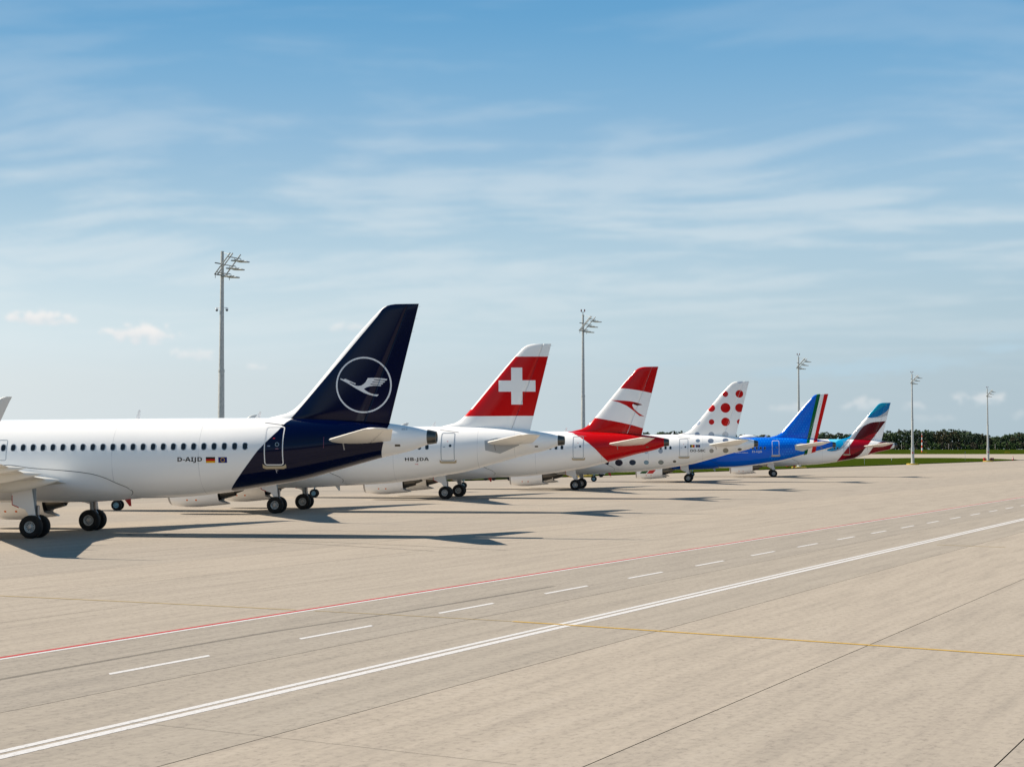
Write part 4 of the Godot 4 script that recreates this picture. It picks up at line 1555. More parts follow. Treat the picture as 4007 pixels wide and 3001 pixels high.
# ---------------------------------------------------------------- one airliner
func airliner(i: int, label: String, paint: Dictionary) -> void:
	var at := Vector3(PLACES[i][0], 0, PLACES[i][1])
	var t := thing("airliner", label, "airliner", at, 0.0, "airliners parked in a row")
	t.rotation.z = PITCH
	var white: Material = M.white
	part(t, "fuselage", S.fuselage, paint.body)
	var belly := part(t, "belly_fairing", S.belly, paint.get("belly", white))
	part(belly, "fairing_seal", S.seal_p, M.seal)
	part(belly, "fairing_seal", S.seal_s, M.seal)
	part(t, "tail_fin", S.fin, paint.fin)
	var rd := part(t, "rudder", S.rudder, paint.fin)
	for y in [11.35, 10.75, 10.1]:
		part(rd, "static_wick", S.wick, M.black, Transform3D(Basis.IDENTITY, Vector3(34.62 + (y - 5.6) * 0.2545 - GEAR_X - 0.02, y, 0)))
	part(t, "exhaust_nozzle", S.nozzle, M.dark_metal)
	part(t, "exhaust_opening", S.nozzle_hole, M.black)
	for s in [1, -1]:
		var side := "p" if s > 0 else "s"
		var tp := part(t, "tailplane", S["tail_" + side], M.under)
		part(tp, "elevator", S["elevator_" + side], M.under)
		var w := part(t, "wing", S["wing_" + side], M.light_grey)
		part(w, "flap", S["flap_in_" + side], M.under)
		part(w, "flap", S["flap_out_" + side], M.under)
		part(w, "aileron", S["aileron_" + side], M.under)
		part(w, "sharklet", S["sharklet_" + side], paint.get("sharklet", M.light_grey))
		for z in [4.9, 8.9, 12.3]:
			var g := wing_at(z)
			var key := "canoe_%d" % int(z)
			if not S.has(key):
				S[key] = canoe(g[1] - 2.9 - GEAR_X, g[1] + [0.75, 0.85, 0.80][int(z > 6.0) + int(z > 10.0)] - GEAR_X, g[2] - 0.13, [0.80, 0.66, 0.52][int(z > 6.0) + int(z > 10.0)], [0.50, 0.42, 0.36][int(z > 6.0) + int(z > 10.0)])
			part(w, "flap_track_fairing", S[key], M.under, Transform3D(Basis.IDENTITY, Vector3(0, 0, z * s)))
		# engine
		var e := node(t, "engine", Transform3D(Basis.IDENTITY, Vector3(10.98 - GEAR_X, 1.66, 5.75 * s)))
		part(e, "cowl", S.cowl, paint.get("cowl", M.white))
		part(e, "inlet_lip", S.lip, M.steel)
		part(e, "fan", S.fan, M.black)
		part(e, "fan_duct", S.duct, M.black)
		part(e, "core_nozzle", S.core, M.dark_metal)
		part(e, "exhaust_plug", S.plug, M.dark_metal)
		part(e, "pylon", S.pylon, M.light_grey)
		for q in 3:
			var a := -0.62
			part(e, "cowl_mark", S.cowl_mark, M.orange, Transform3D(Basis(Vector3.RIGHT, -a).rotated(Vector3.RIGHT, 0.0), Vector3(0.75 + q * 0.62, sin(a) * 1.163 * [0.965, 1.0, 1.0][q], cos(a) * 1.163 * [0.965, 1.0, 1.0][q])))
		if paint.has("flash") and s > 0:
			for q in [[0.95, paint.flash[0]], [1.85, paint.flash[1]]]:
				part(e, "cowl_flash", cowl_patch(q[0], 0.78), q[1])
		# main gear
		var gnode := node(t, "main_landing_gear", Transform3D(Basis.IDENTITY, Vector3(0, 0, 3.795 * s)))
		part(gnode, "strut", S.main_strut, M.grey)
		part(gnode, "axle", S.main_axle, M.steel)
		part(gnode, "torque_link", S.torque_link, M.steel)
		part(gnode, "gear_door", S.gear_door, M.white, Transform3D(Basis.IDENTITY, Vector3(0, 0, 0.36 * s)))
		part(gnode, "door_edge", S.gear_edge, M.red, Transform3D(Basis.IDENTITY, Vector3(0, 0, 0.36 * s)))
		for q in [-0.465, 0.465]:
			var wt := Transform3D(Basis.IDENTITY, Vector3(0, 0.565, q))
			part(gnode, "tyre", S.main_wheel[0], M.tyre, wt)
			part(gnode, "rim", S.main_wheel[1], M.rim, wt)
			part(gnode, "rim_hole", S.main_wheel[2], M.black, wt)
	var ng := node(t, "nose_landing_gear", Transform3D(Basis.IDENTITY, Vector3(-12.64, 0.0796, 0)))
	part(ng, "strut", S.nose_strut, M.blue_strut)
	part(ng, "gear_door", S.nose_doors, M.white)
	for q in [-0.25, 0.25]:
		var wt := Transform3D(Basis.IDENTITY, Vector3(0, 0.375, q))
		part(ng, "tyre", S.nose_wheel[0], M.tyre, wt)
		part(ng, "rim", S.nose_wheel[1], M.blue_strut if i > 0 else M.rim, wt)
	# cabin windows along the port side
	for k in 43:
		var x := 27.70 - k * 0.52
		var nrm := skin_normal(x, 4.42)
		var right := Vector3(1, 0, -nrm.x / nrm.z).normalized()
		var b := Basis(right, nrm.cross(right), nrm)
		var f := part(t, "window", S.window_frame, M.bare_frame, Transform3D(b, skin(x, 4.42, 0.0)))
		part(f, "pane", S.window_pane, M.panes[(k * 7 + i * 3 + k * k) % 4])
	var door := part(t, "passenger_door", S.door_band, paint.get("door", M.bare_frame))
	part(door, "door_sill", S.door_sill, M.sill)
	var dn := skin_normal(29.28, 4.50)
	var dr := Vector3(1, 0, -dn.x / dn.z).normalized()
	var dt := Transform3D(Basis(dr, dn.cross(dr), dn), skin(29.28, 4.50, 0.0))
	part(door, "porthole_ring", S.porthole_ring, M.bare_frame, dt)
	part(door, "porthole", S.porthole, M.pane, dt)
	part(t, "overwing_exit", S.exit_band, M.bare_frame)
	part(t, "antenna", S.tall_antenna, M.white, Transform3D(Basis.IDENTITY, Vector3(21.42 - GEAR_X, 5.87, 0)))
	part(t, "antenna", S.antenna, M.white, Transform3D(Basis.IDENTITY, Vector3(27.66 - GEAR_X, 5.85, 0)))
	part(t, "drain_mast", S.drain_mast, M.red if paint.get("red_mast", false) else M.light_grey, Transform3D(Basis.IDENTITY, Vector3(20.88 - GEAR_X, 1.80, 0)))
	if paint.get("radome", false):
		part(t, "radome", S.radome, M.white, Transform3D(Basis.IDENTITY, Vector3(24.35 - GEAR_X, 5.86, 0)))
	for w in paint.get("words", []):
		part(t, "lettering", text_on_skin(w[0], w[1], w[2], w[3], w[4], w[6]), w[5])


func cowl_patch(x: float, wide: float) -> ArrayMesh:
	# a slanted painted flash on the outer side of the cowl
	var pv := PackedVector3Array()
	var tri := PackedInt32Array()
	for r in 7:
		var a := lerpf(0.02, -0.38, r / 6.0)
		for c in 5:
			var run := x + c / 4.0 * wide - 0.4 * (r / 6.0)
			var rad := table([0.16, 0.5, 1.1, 1.9, 2.6, 3.1], [1.045, 1.115, 1.165, 1.165, 1.10, 1.03], run) + 0.006
			pv.append(Vector3(run, sin(a) * rad, cos(a) * rad))
	for r in 6:
		for c in 4:
			var k := r * 5 + c
			tri.append_array([k, k + 1, k + 6, k, k + 6, k + 5])
	var s := Shape.new()
	s.patch(pv, tri, Vector3(0, 0, 1))
	return s.done()


func build_airliners() -> void:
	make_shapes()
	var navy := body_paint(WHITE, 0)
	airliner(0, "nearest airliner with a dark blue tail and a crane in a circle on its fin", {body = navy, fin = fin_paint(WHITE, 0), red_mast = true, door = M.print_white,
		words = [["D-AIJD", 24.30, 3.62, 1.25, 0.28, M.ink, 1.0]]})
	airliner(1, "white airliner with a white cross on the red band of its fin", {body = body_paint(WHITE, 1), fin = fin_paint(WHITE, 1),
		words = [["HB-JDA", 26.19, 3.42, 1.63, 0.29, M.ink, 1.0]]})
	airliner(2, "white airliner with a red rear fuselage and a red and white banded fin", {body = body_paint(WHITE, 2), fin = fin_paint(WHITE, 2), red_mast = true, sharklet = M.red})
	airliner(3, "white airliner with red dots on its fin and grey dots along the fuselage", {body = body_paint(WHITE, 3), fin = fin_paint(WHITE, 3), red_mast = true,
		words = [["OO-SBC", 29.78, 3.96, 1.62, 0.28, M.ink, 1.0]]})
	var blue := mat(AZURE, 0.16)
	blue.metallic_specular = 0.36
	airliner(4, "bright blue airliner with green white and red stripes on its fin", {body = body_paint(AZURE, 4), fin = fin_paint(AZURE, 4), belly = blue, radome = true, door = M.print_white,
		flash = [mat(Color(0.0, 0.30, 0.16), 0.3), mat(Color(0.78, 0.04, 0.08), 0.3)],
		words = [["EI-HJD", 26.05, 3.77, 1.27, 0.30, M.print_white, 1.0], ["AIRBUS A320neo", 23.84, 3.78, 1.67, 0.13, M.print_white, 1.0]]})
	airliner(5, "farthest airliner with claret and turquoise sweeps on its tail", {body = body_paint(WHITE, 5), fin = fin_paint(WHITE, 5), red_mast = true})


# ---------------------------------------------------------------- masts and signs
func light_mast(label: String, at: Vector3, domes: bool, lamps: bool) -> void:
	var t := thing("light_mast", label, "light mast", at, 0.0, "floodlight masts along the apron edge")
	var h := 25.25
	if not S.has("mast_pole"):
		var s := Shape.new()
		s.tube(Vector3(0, 0.3, 0), Vector3(0, 12.6, 0), 0.40, 0.31, 8)
		s.tube(Vector3(0, 12.6, 0), Vector3(0, h, 0), 0.28, 0.17, 8)
		S.mast_pole = s.done()
		s = Shape.new()
		s.tube(Vector3(0, 12.45, 0), Vector3(0, 12.75, 0), 0.335, 0.335, 8)
		S.mast_collar = s.done()
		s = Shape.new()
		var rings := []
		for q in [[0.34, 0.47], [0.5, 0.43], [4.55, 0.43], [4.95, 0.385]]:
			var ring := PackedVector3Array()
			for k in 8:
				var a := TAU * (k + 0.5) / 8.0
				ring.append(Vector3(cos(a) * q[1] * 1.08, q[0], sin(a) * q[1] * 1.08))
			rings.append(ring)
		s.loft(rings, true, false, true)
		S.mast_sleeve = s.done()
		s = Shape.new()
		var prof := [Vector2(0.0, 1.72), Vector2(0.30, 1.72), Vector2(0.36, 1.62), Vector2(0.37, 0.0)]
		s.lathe(prof, Vector3.ZERO, Vector3.UP, 40)
		S.mast_base = s.done()
		s = Shape.new()
		for k in 8:
			var a := TAU * k / 8.0
			s.tube(Vector3(cos(a) * 0.58, 0.36, sin(a) * 0.58), Vector3(cos(a) * 0.58, 0.52, sin(a) * 0.58), 0.035, 0.035, 6)
		s.tube(Vector3(0, 0.36, 0), Vector3(0, 0.42, 0), 0.72, 0.72, 16)
		S.mast_flange = s.done()
		s = Shape.new()
		s.box(Transform3D.IDENTITY, Vector3(0.42, 0.42, 0.01))
		S.mast_sign = s.done()
		# one floodlight: a flat tray on a curved bracket
		s = Shape.new()
		s.box(Transform3D(Basis.IDENTITY, Vector3(0.0, 0.0, 0.0)), Vector3(1.25, 0.13, 0.62), 0.04)
		s.tube(Vector3(-0.3, 0.05, 0), Vector3(-0.36, 0.32, 0), 0.03, 0.03, 6)
		s.tube(Vector3(-0.36, 0.32, 0), Vector3(-0.62, 0.40, 0), 0.03, 0.03, 6)
		s.box(Transform3D(Basis.IDENTITY, Vector3(-0.12, 0.11, 0)), Vector3(0.3, 0.14, 0.26), 0.03)
		S.flood = s.done()
		s = Shape.new()
		s.box(Transform3D.IDENTITY, Vector3(1.12, 0.012, 0.52))
		S.flood_glass = s.done()
	part(t, "pole", S.mast_pole, M.galvanised)
	part(t, "collar", S.mast_collar, M.galvanised)
	part(t, "sleeve", S.mast_sleeve, M.galvanised)
	part(t, "base", S.mast_base, M.base_yellow)
	part(t, "flange", S.mast_flange, M.galvanised)
	part(t, "warning_sign", S.mast_sign, M.sign_red, Transform3D(Basis(Vector3.UP, 0.0), Vector3(-0.03, 3.35, 0.45)))
	# rack of six floodlights, leaning out over the apron
	var out := Vector3(ACROSS.x, 0, ACROSS.y)
	var run := Vector3(ALONG.x, 0, ALONG.y)
	var low := Vector3(0, h - 2.55, 0)
	var rise := out * 1.75 + Vector3(0, 2.2, 0)
	for d in [-1.0, -0.55, 0.85]:
		var s := Shape.new()
		s.tube(low + run * d - out * 0.25, low + run * d + rise, 0.075, 0.075, 6)
		part(t, "rack_rail", s.done(), M.bright_steel)
	for k in 3:
		var f := [0.10, 0.46, 0.82][k] as float
		var s := Shape.new()
		var p := low + rise * f
		s.tube(p - run * 1.1, p + run * 1.05, 0.05, 0.05, 6)
		s.tube(p - run * 1.0, p + rise * 0.1 - Vector3(0, 0.25, 0), 0.025, 0.025, 5)
		s.tube(p + run * 0.85, p + rise * 0.1 - Vector3(0, 0.25, 0), 0.025, 0.025, 5)
		part(t, "cross_beam", s.done(), M.bright_steel)
		for d in [-0.2, 0.95]:
			var tilt := Basis(Vector3.UP, -0.333).rotated(Vector3.UP, 0.0) * Basis(Vector3(0, 0, 1), -0.06)
			var fl := part(t, "floodlight", S.flood, M.bright_steel, Transform3D(tilt, p + run * d + out * 0.62 - Vector3(0, 0.38, 0)))
			part(fl, "lamp_glass", S.flood_glass, M.lamp_glass, Transform3D(Basis.IDENTITY, Vector3(0, -0.068, 0)))
	var st := Shape.new()
	st.tube(Vector3(0, h - 0.15, 0), low + rise * 0.93 - run * 0.55, 0.025, 0.025, 6)
	part(t, "stay_rod", st.done(), M.bright_steel)
	st = Shape.new()
	for y in [h - 2.55, h - 1.35]:
		st.tube(Vector3(0, y, 0) - run * 1.25, Vector3(0, y, 0) + run * (1.4 if y < h - 2.0 else 0.5), 0.06, 0.06, 6)
	for d in [-1.2, 1.3]:
		st.tube(low + run * d, low + run * d - Vector3(0, 0.4, 0), 0.03, 0.03, 5)
	part(t, "rack_bracket", st.done(), M.dark_steel)
	if domes:
		for d in [-1, 1]:
			var c := node(t, "camera_dome", Transform3D(Basis.IDENTITY, Vector3(0.55 * d, h - 6.2, 0.0)))
			var s := Shape.new()
			s.tube(Vector3(-0.35 * d, 0.22, 0), Vector3(0, 0.22, 0), 0.03, 0.03, 6)
			s.tube(Vector3(0, 0.22, 0), Vector3(0, 0.0, 0), 0.13, 0.15, 12)
			part(c, "housing", s.done(), M.white)
			var b := SphereMesh.new()
			b.radius = 0.14
			b.height = 0.28
			b.radial_segments = 16
			b.rings = 8
			part(c, "lens_dome", b, M.black, Transform3D(Basis.IDENTITY, Vector3(0, -0.03, 0)))
	if lamps:
		var s := Shape.new()
		s.tube(Vector3(0, h, 0), Vector3(0, h + 0.3, 0), 0.05, 0.05, 6)
		s.tube(Vector3(0, h + 0.3, 0), Vector3(-0.26, h + 0.5, 0), 0.04, 0.04, 6)
		s.tube(Vector3(0, h + 0.3, 0), Vector3(0.26, h + 0.5, 0), 0.04, 0.04, 6)
		part(t, "lamp_bracket", s.done(), M.bright_steel)
		for d in [-1, 1]:
			s = Shape.new()
			s.tube(Vector3(0.26 * d, h + 0.48, 0), Vector3(0.26 * d, h + 0.82, 0), 0.11, 0.08, 10)
			part(t, "warning_lamp", s.done(), M.lamp_red)


func build_masts() -> void:
	M.bright_steel = mat(Color(0.62, 0.64, 0.64), 0.4, 0.3)
	M.dark_steel = mat(Color(0.30, 0.31, 0.31), 0.5, 0.4)
	M.lamp_glass = mat(Color(0.62, 0.60, 0.52), 0.15)
	M.lamp_red = mat(Color(0.42, 0.10, 0.06), 0.3)
	M.sign_red = mat(Color(0.75, 0.10, 0.13), 0.5)
	M.base_yellow = mat(Color(1, 1, 1), 0.8)
	M.base_yellow.albedo_texture = tone_texture(noise_image(256, 9, 0.02, 4), [[0.0, Color(0.27, 0.23, 0.10)], [0.3, Color(0.45, 0.39, 0.12)], [0.5, Color(0.74, 0.62, 0.18)], [1.0, Color(0.82, 0.74, 0.36)]])
	M.base_yellow.uv1_triplanar = true
	M.base_yellow.uv1_scale = Vector3(0.3, 0.9, 0.3)
	light_mast("tall light mast rising behind the nearest airliner with two camera domes", Vector3(-52.0, 0, -170.0), true, false)
	light_mast("light mast standing between the white cross fin and the red banded fin", Vector3(-20.8, 0, -257.4), false, true)
	light_mast("light mast whose yellow foot shows under the farthest airliner", Vector3(18.2, 0, -382.1), false, true)
	light_mast("light mast just right of the claret and turquoise tail", Vector3(53.8, 0, -473.6), false, true)
	light_mast("rightmost light mast beside a small dark red sign", Vector3(92.9, 0, -592.6), false, true)
	# red boxes at the feet of two masts
	for q in [[Vector3(15.6, 0.37, -381.0), "red extinguisher box at the mast foot under the farthest airliner"], [Vector3(91.6, 0.37, -592.0), "red extinguisher box at the foot of the rightmost mast"]]:
		var t := thing("extinguisher_box", q[1], "fire box", q[0], 0.2, "extinguisher boxes")
		var s := Shape.new()
		s.box(Transform3D(Basis.IDENTITY, Vector3(0, 0.42, 0)), Vector3(0.75, 0.84, 0.5), 0.07)
		part(t, "cabinet", s.done(), M.red)
		s = Shape.new()
		s.prism(PackedVector2Array([Vector2(-0.42, 0.84), Vector2(0.42, 0.84), Vector2(0.28, 1.0), Vector2(-0.28, 1.0)]), Transform3D.IDENTITY, -0.28, 0.28)
		part(t, "lid", s.done(), M.red)


func build_signs() -> void:
	# striped pole of the far taxiway
	var at := far_point(3610.5, 1590.0)
	var t := thing("striped_pole", "orange and white striped pole in front of the trees", "pole", at)
	var cuts := [0.0, 1.6, 4.4, 6.8, 9.6, 12.0, 14.4, 16.4, 18.1]
	for k in 8:
		var s := Shape.new()
		var r0 := lerpf(0.85, 0.30, cuts[k] / 18.1)
		var r1 := lerpf(0.85, 0.30, cuts[k + 1] / 18.1)
		s.tube(Vector3(0, cuts[k], 0), Vector3(0, cuts[k + 1], 0), r0, r1, 12)
		part(t, "pole_section", s.done(), M.signal_orange if k % 2 == 0 else M.print_white)
	var s := Shape.new()
	s.prism(PackedVector2Array([Vector2(0, 16.6), Vector2(-1.0, 16.9), Vector2(-0.2, 18.3), Vector2(0.2, 18.5)]), Transform3D.IDENTITY, -0.06, 0.06)
	part(t, "wind_vane", s.done(), M.signal_orange)
	s = Shape.new()
	s.tube(Vector3(0, 17.2, 0), Vector3(1.5, 17.8, 0), 0.1, 0.1, 6)
	s.tube(Vector3(1.1, 17.8, 0), Vector3(2.1, 17.8, 0), 0.18, 0.12, 6)
	part(t, "sensor_arm", s.done(), M.dark_steel)
	# yellow taxiway signs
	for q in [[3619.0, 1520.0, 5.6, "yellow taxiway sign below the striped pole"], [3946.0, 1540.0, 5.0, "yellow taxiway sign at the far right edge of the grass"]]:
		var p := far_point(q[0], q[1])
		var o := thing("taxiway_sign", q[3], "sign", p, -0.1, "yellow taxiway signs")
		s = Shape.new()
		s.box(Transform3D(Basis.IDENTITY, Vector3(0, 0.72, 0)), Vector3(q[2], 1.0, 0.5), 0.06)
		part(o, "panel", s.done(), M.sign_yellow)
		s = Shape.new()
		s.box(Transform3D(Basis.IDENTITY, Vector3(q[2] / 2.0 + 0.12, 0.72, 0)), Vector3(0.22, 1.0, 0.52), 0.04)
		part(o, "end_cap", s.done(), M.black)
		for k in 4:
			s = Shape.new()
			s.box(Transform3D(Basis.IDENTITY, Vector3((k - 1.5) * q[2] / 4.2, 0.72, 0.256)), Vector3(0.34, 0.34, 0.012))
			part(o, "legend_mark", s.done(), M.legend)
		for k in 3:
			s = Shape.new()
			s.tube(Vector3((k - 1) * q[2] * 0.4, 0, 0), Vector3((k - 1) * q[2] * 0.4, 0.25, 0), 0.06, 0.06, 8)
			part(o, "foot", s.done(), M.dark_steel)
	# small dark red sign on the grass
	var sg := thing("holding_sign", "small dark red sign board on the grass right of the last mast", "sign", Vector3(97.0, 0.12, -610.0), -0.12)
	s = Shape.new()
	s.box(Transform3D(Basis.IDENTITY, Vector3(0, 0.66, 0)), Vector3(1.25, 0.95, 0.28), 0.08)
	part(sg, "panel", s.done(), M.sign_claret)
	s = Shape.new()
	s.box(Transform3D(Basis.IDENTITY, Vector3(0.18, 0.66, 0.142)), Vector3(0.5, 0.5, 0.008))
	part(sg, "legend_mark", s.done(), M.legend_faded)
	for k in [-0.45, 0.45]:
		s = Shape.new()
		s.tube(Vector3(k, 0, 0), Vector3(k, 0.22, 0), 0.05, 0.05, 8)
		part(sg, "foot", s.done(), M.dark_steel)
	# traffic cone at the tip of the grass
	var cone := thing("traffic_cone", "red and white traffic cone at the tip of the grass strip", "traffic cone", Vector3(115.6, 0.1, -676.0))
	for q in [[0.06, 0.42, 0.50, 0.38, "r"], [0.42, 0.74, 0.38, 0.29, "w"], [0.74, 1.08, 0.29, 0.20, "r"], [1.08, 1.34, 0.20, 0.14, "w"], [1.34, 1.66, 0.14, 0.07, "r"]]:
		s = Shape.new()
		s.tube(Vector3(0, q[0], 0), Vector3(0, q[1], 0), q[2] * 0.72, q[3] * 0.72, 20)
		part(cone, "cone_band", s.done(), M.red if q[4] == "r" else M.print_white)
	s = Shape.new()
	s.box(Transform3D(Basis.IDENTITY, Vector3(0, 0.03, 0)), Vector3(0.85, 0.06, 0.85), 0.02)
	part(cone, "foot", s.done(), M.black)
	# sign post and stakes in the grass
	var post := thing("sign_post", "thin post with a small sign between the two right masts", "sign post", Vector3(92.0, 0.1, -640.0))
	s = Shape.new()
	s.tube(Vector3(0, 0, 0), Vector3(0, 2.5, 0), 0.035, 0.035, 6)
	part(post, "post", s.done(), M.grey)
	s = Shape.new()
	s.box(Transform3D(Basis.IDENTITY, Vector3(0, 3.0, 0)), Vector3(0.22, 1.0, 0.12), 0.03)
	part(post, "sign", s.done(), M.dark_steel)
	s = Shape.new()
	s.box(Transform3D(Basis.IDENTITY, Vector3(0, 3.1, 0.07)), Vector3(0.16, 0.22, 0.02))
	part(post, "sign_mark", s.done(), M.print_white)
	for q in [[Vector3(55.3, 0.1, -545.5), "white stake in the grass left of the fourth mast", 1.25], [Vector3(40.3, 0.1, -470.0), "thin grey stake in the grass below the claret tail", 1.9]]:
		var o := thing("marker_stake", q[1], "stake", q[0], 0.0, "stakes in the grass")
		s = Shape.new()
		s.tube(Vector3(0, 0, 0), Vector3(0, q[2] * 0.55, 0), 0.05, 0.05, 8)
		part(o, "lower_half", s.done(), M.dark_steel if q[2] < 1.5 else M.grey)
		s = Shape.new()
		s.tube(Vector3(0, q[2] * 0.55, 0), Vector3(0, q[2], 0), 0.06, 0.06, 8)
		part(o, "upper_half", s.done(), M.print_white if q[2] < 1.5 else M.grey)
	for q in [[3530.0, "left of the fourth mast"], [3715.0, "midway between the two right masts"], [3897.0, "just right of the rightmost mast"]]:
		var o := thing("approach_pole", "thin striped pole against the trees " + q[1], "pole", far_point(q[0], 1840.0), 0.0, "thin striped poles along the wood")
		for k in 6:
			s = Shape.new()
			s.tube(Vector3(0, k * 1.05, 0), Vector3(0, (k + 1) * 1.05, 0), 0.22, 0.22, 6)
			part(o, "pole_section", s.done(), M.rust if k % 2 == 0 else M.print_white)


func far_point(px: float, dist: float) -> Vector3:
	# a spot on the rising grass, 'dist' metres off, in the direction the photograph shows it
	var r := (px - 2003.5) / 6512.0 * dist
	var x := r * 0.99239 - dist * 0.12311
	var z := -r * 0.12311 - dist * 0.99239
	var back := -z - 1485.0 - (x - 130.0) * 0.25
	return Vector3(x, 0.03 + clampf(back, 0.0, 400.0) * 3.87 / 400.0, z)


# ---------------------------------------------------------------- ground service equipment
func build_equipment() -> void:
	for k in 3:
		var o := thing("baggage_cart", ["blue grey covered baggage cart under the red tailed airliner, left of three", "blue grey covered baggage cart under the red tailed airliner, middle of three", "blue grey covered baggage cart under the red tailed airliner, right of three"][k], "baggage cart", Vector3(-33.2 + k * 3.3, 0, -229.0 - k * 0.25), 0.05, "baggage carts")
		var s := Shape.new()
		s.box(Transform3D(Basis.IDENTITY, Vector3(0, 0.42, 0)), Vector3(3.0, 0.22, 1.5), 0.03)
		part(o, "chassis", s.done(), M.black)
		s = Shape.new()
		for q in 5:
			s.box(Transform3D(Basis.IDENTITY, Vector3(-1.2 + q * 0.6, 1.2, 0.72)), Vector3(0.57, 1.3, 0.05), 0.02)
		s.box(Transform3D(Basis.IDENTITY, Vector3(0, 1.2, -0.72)), Vector3(2.9, 1.3, 0.05), 0.02)
		part(o, "curtain", s.done(), M.curtain)
		s = Shape.new()
		s.box(Transform3D(Basis.IDENTITY, Vector3(0, 1.9, 0)), Vector3(3.05, 0.1, 1.55), 0.03)
		part(o, "roof", s.done(), M.curtain)
		for x in [-1.1, 1.1]:
			for z in [-0.6, 0.6]:
				s = Shape.new()
				s.tube(Vector3(x, 0.23, z - 0.08), Vector3(x, 0.23, z + 0.08), 0.23, 0.23, 16)
				part(o, "wheel", s.done(), M.tyre)
		s = Shape.new()
		s.tube(Vector3(-1.5, 0.4, 0), Vector3(-1.9, 0.35, 0), 0.04, 0.04, 6)
		part(o, "drawbar", s.done(), M.dark_steel)
	# a belt loader in orange red
	var b := thing("belt_loader", "orange red belt loader parked left of the baggage carts", "belt loader", Vector3(-38.4, 0, -226.5), 0.1)
	var s := Shape.new()
	s.box(Transform3D(Basis.IDENTITY, Vector3(0, 0.55, 0)), Vector3(4.4, 0.5, 1.7), 0.08)
	part(b, "chassis", s.done(), M.loader_red)
	s = Shape.new()
	s.box(Transform3D(Basis(Vector3(0, 0, 1), 0.16), Vector3(0.3, 1.35, 0.35)), Vector3(6.2, 0.24, 0.9), 0.04)
	part(b, "conveyor", s.done(), M.loader_red)
	s = Shape.new()
	s.box(Transform3D(Basis(Vector3(0, 0, 1), 0.16), Vector3(0.28, 1.49, 0.35)), Vector3(6.0, 0.03, 0.7))
	part(b, "belt", s.done(), M.tyre)
	s = Shape.new()
	s.tube(Vector3(0.6, 0.8, 0.35), Vector3(0.9, 1.35, 0.35), 0.06, 0.06, 8)
	s.tube(Vector3(-1.2, 0.8, 0.35), Vector3(-1.2, 1.0, 0.35), 0.06, 0.06, 8)
	part(b, "lift_arm", s.done(), M.steel)
	for x in [-1.4, 1.4]:
		for z in [-0.75, 0.75]:
			s = Shape.new()
			s.tube(Vector3(x, 0.36, z - 0.12), Vector3(x, 0.36, z + 0.12), 0.36, 0.36, 20)
			part(b, "wheel", s.done(), M.tyre)
	# a white tow tractor and a yellow ballast block beyond it
	var o := thing("tow_tractor", "low white tow tractor with a red stripe beyond the dotted airliner", "tow tractor", Vector3(-19.2, 0, -258.0), 0.05)
	s = Shape.new()
	s.box(Transform3D(Basis.IDENTITY, Vector3(0, 0.75, 0)), Vector3(3.6, 0.62, 1.9), 0.1)
	part(o, "body", s.done(), M.print_white)
	s = Shape.new()
	s.prism(PackedVector2Array([Vector2(-1.6, 1.06), Vector2(-0.3, 1.06), Vector2(-0.45, 1.85), Vector2(-1.35, 1.85)]), Transform3D.IDENTITY, -0.75, 0.75)
	part(o, "cab", s.done(), M.print_white)
	s = Shape.new()
	s.box(Transform3D(Basis.IDENTITY, Vector3(0, 0.72, 0.953)), Vector3(3.3, 0.12, 0.012))
	part(o, "stripe", s.done(), M.red)
	for x in [-1.15, 1.15]:
		for z in [-0.8, 0.8]:
			s = Shape.new()
			s.tube(Vector3(x, 0.40, z - 0.14), Vector3(x, 0.40, z + 0.14), 0.40, 0.40, 20)
			part(o, "wheel", s.done(), M.tyre)
	var y := thing("ballast_block", "yellow block on the apron beside the white tow tractor", "block", Vector3(-22.6, 0, -256.8), 0.0)
	s = Shape.new()
	s.box(Transform3D(Basis.IDENTITY, Vector3(0, 0.36, 0)), Vector3(0.7, 0.72, 0.6), 0.05)
	part(y, "body", s.done(), M.sign_yellow)
	s = Shape.new()
	s.tube(Vector3(-0.15, 0.7, 0), Vector3(-0.15, 0.85, 0), 0.02, 0.02, 6)
	s.tube(Vector3(0.15, 0.7, 0), Vector3(0.15, 0.85, 0), 0.02, 0.02, 6)
	s.tube(Vector3(-0.15, 0.85, 0), Vector3(0.15, 0.85, 0), 0.02, 0.02, 6)
	part(y, "lifting_handle", s.done(), M.dark_steel)


# ---------------------------------------------------------------- the wood
func leaf_clump(seed_: int) -> ArrayMesh:
	rng.seed = seed_
	var s := Shape.new()
	for k in 26:
		var d := Vector3(rng.randfn(), rng.randfn() * 0.8, rng.randfn()).normalized()
		var c := d * rng.randf_range(0.45, 1.0)
		var nrm := (d + Vector3(rng.randf_range(-0.6, 0.6), rng.randf_range(-0.3, 0.8), rng.randf_range(-0.6, 0.6))).normalized()
		var x := nrm.cross(Vector3.UP if absf(nrm.y) < 0.9 else Vector3.RIGHT).normalized() * rng.randf_range(0.3, 0.5)
		var y := nrm.cross(x).normalized() * rng.randf_range(0.25, 0.45)
		s.patch(PackedVector3Array([c - x - y * 0.4, c - y, c + x - y * 0.2, c + x * 0.5 + y, c - x * 0.6 + y * 0.8]), PackedInt32Array([0, 1, 2, 0, 2, 3, 0, 3, 4]), nrm)
	return s.done()


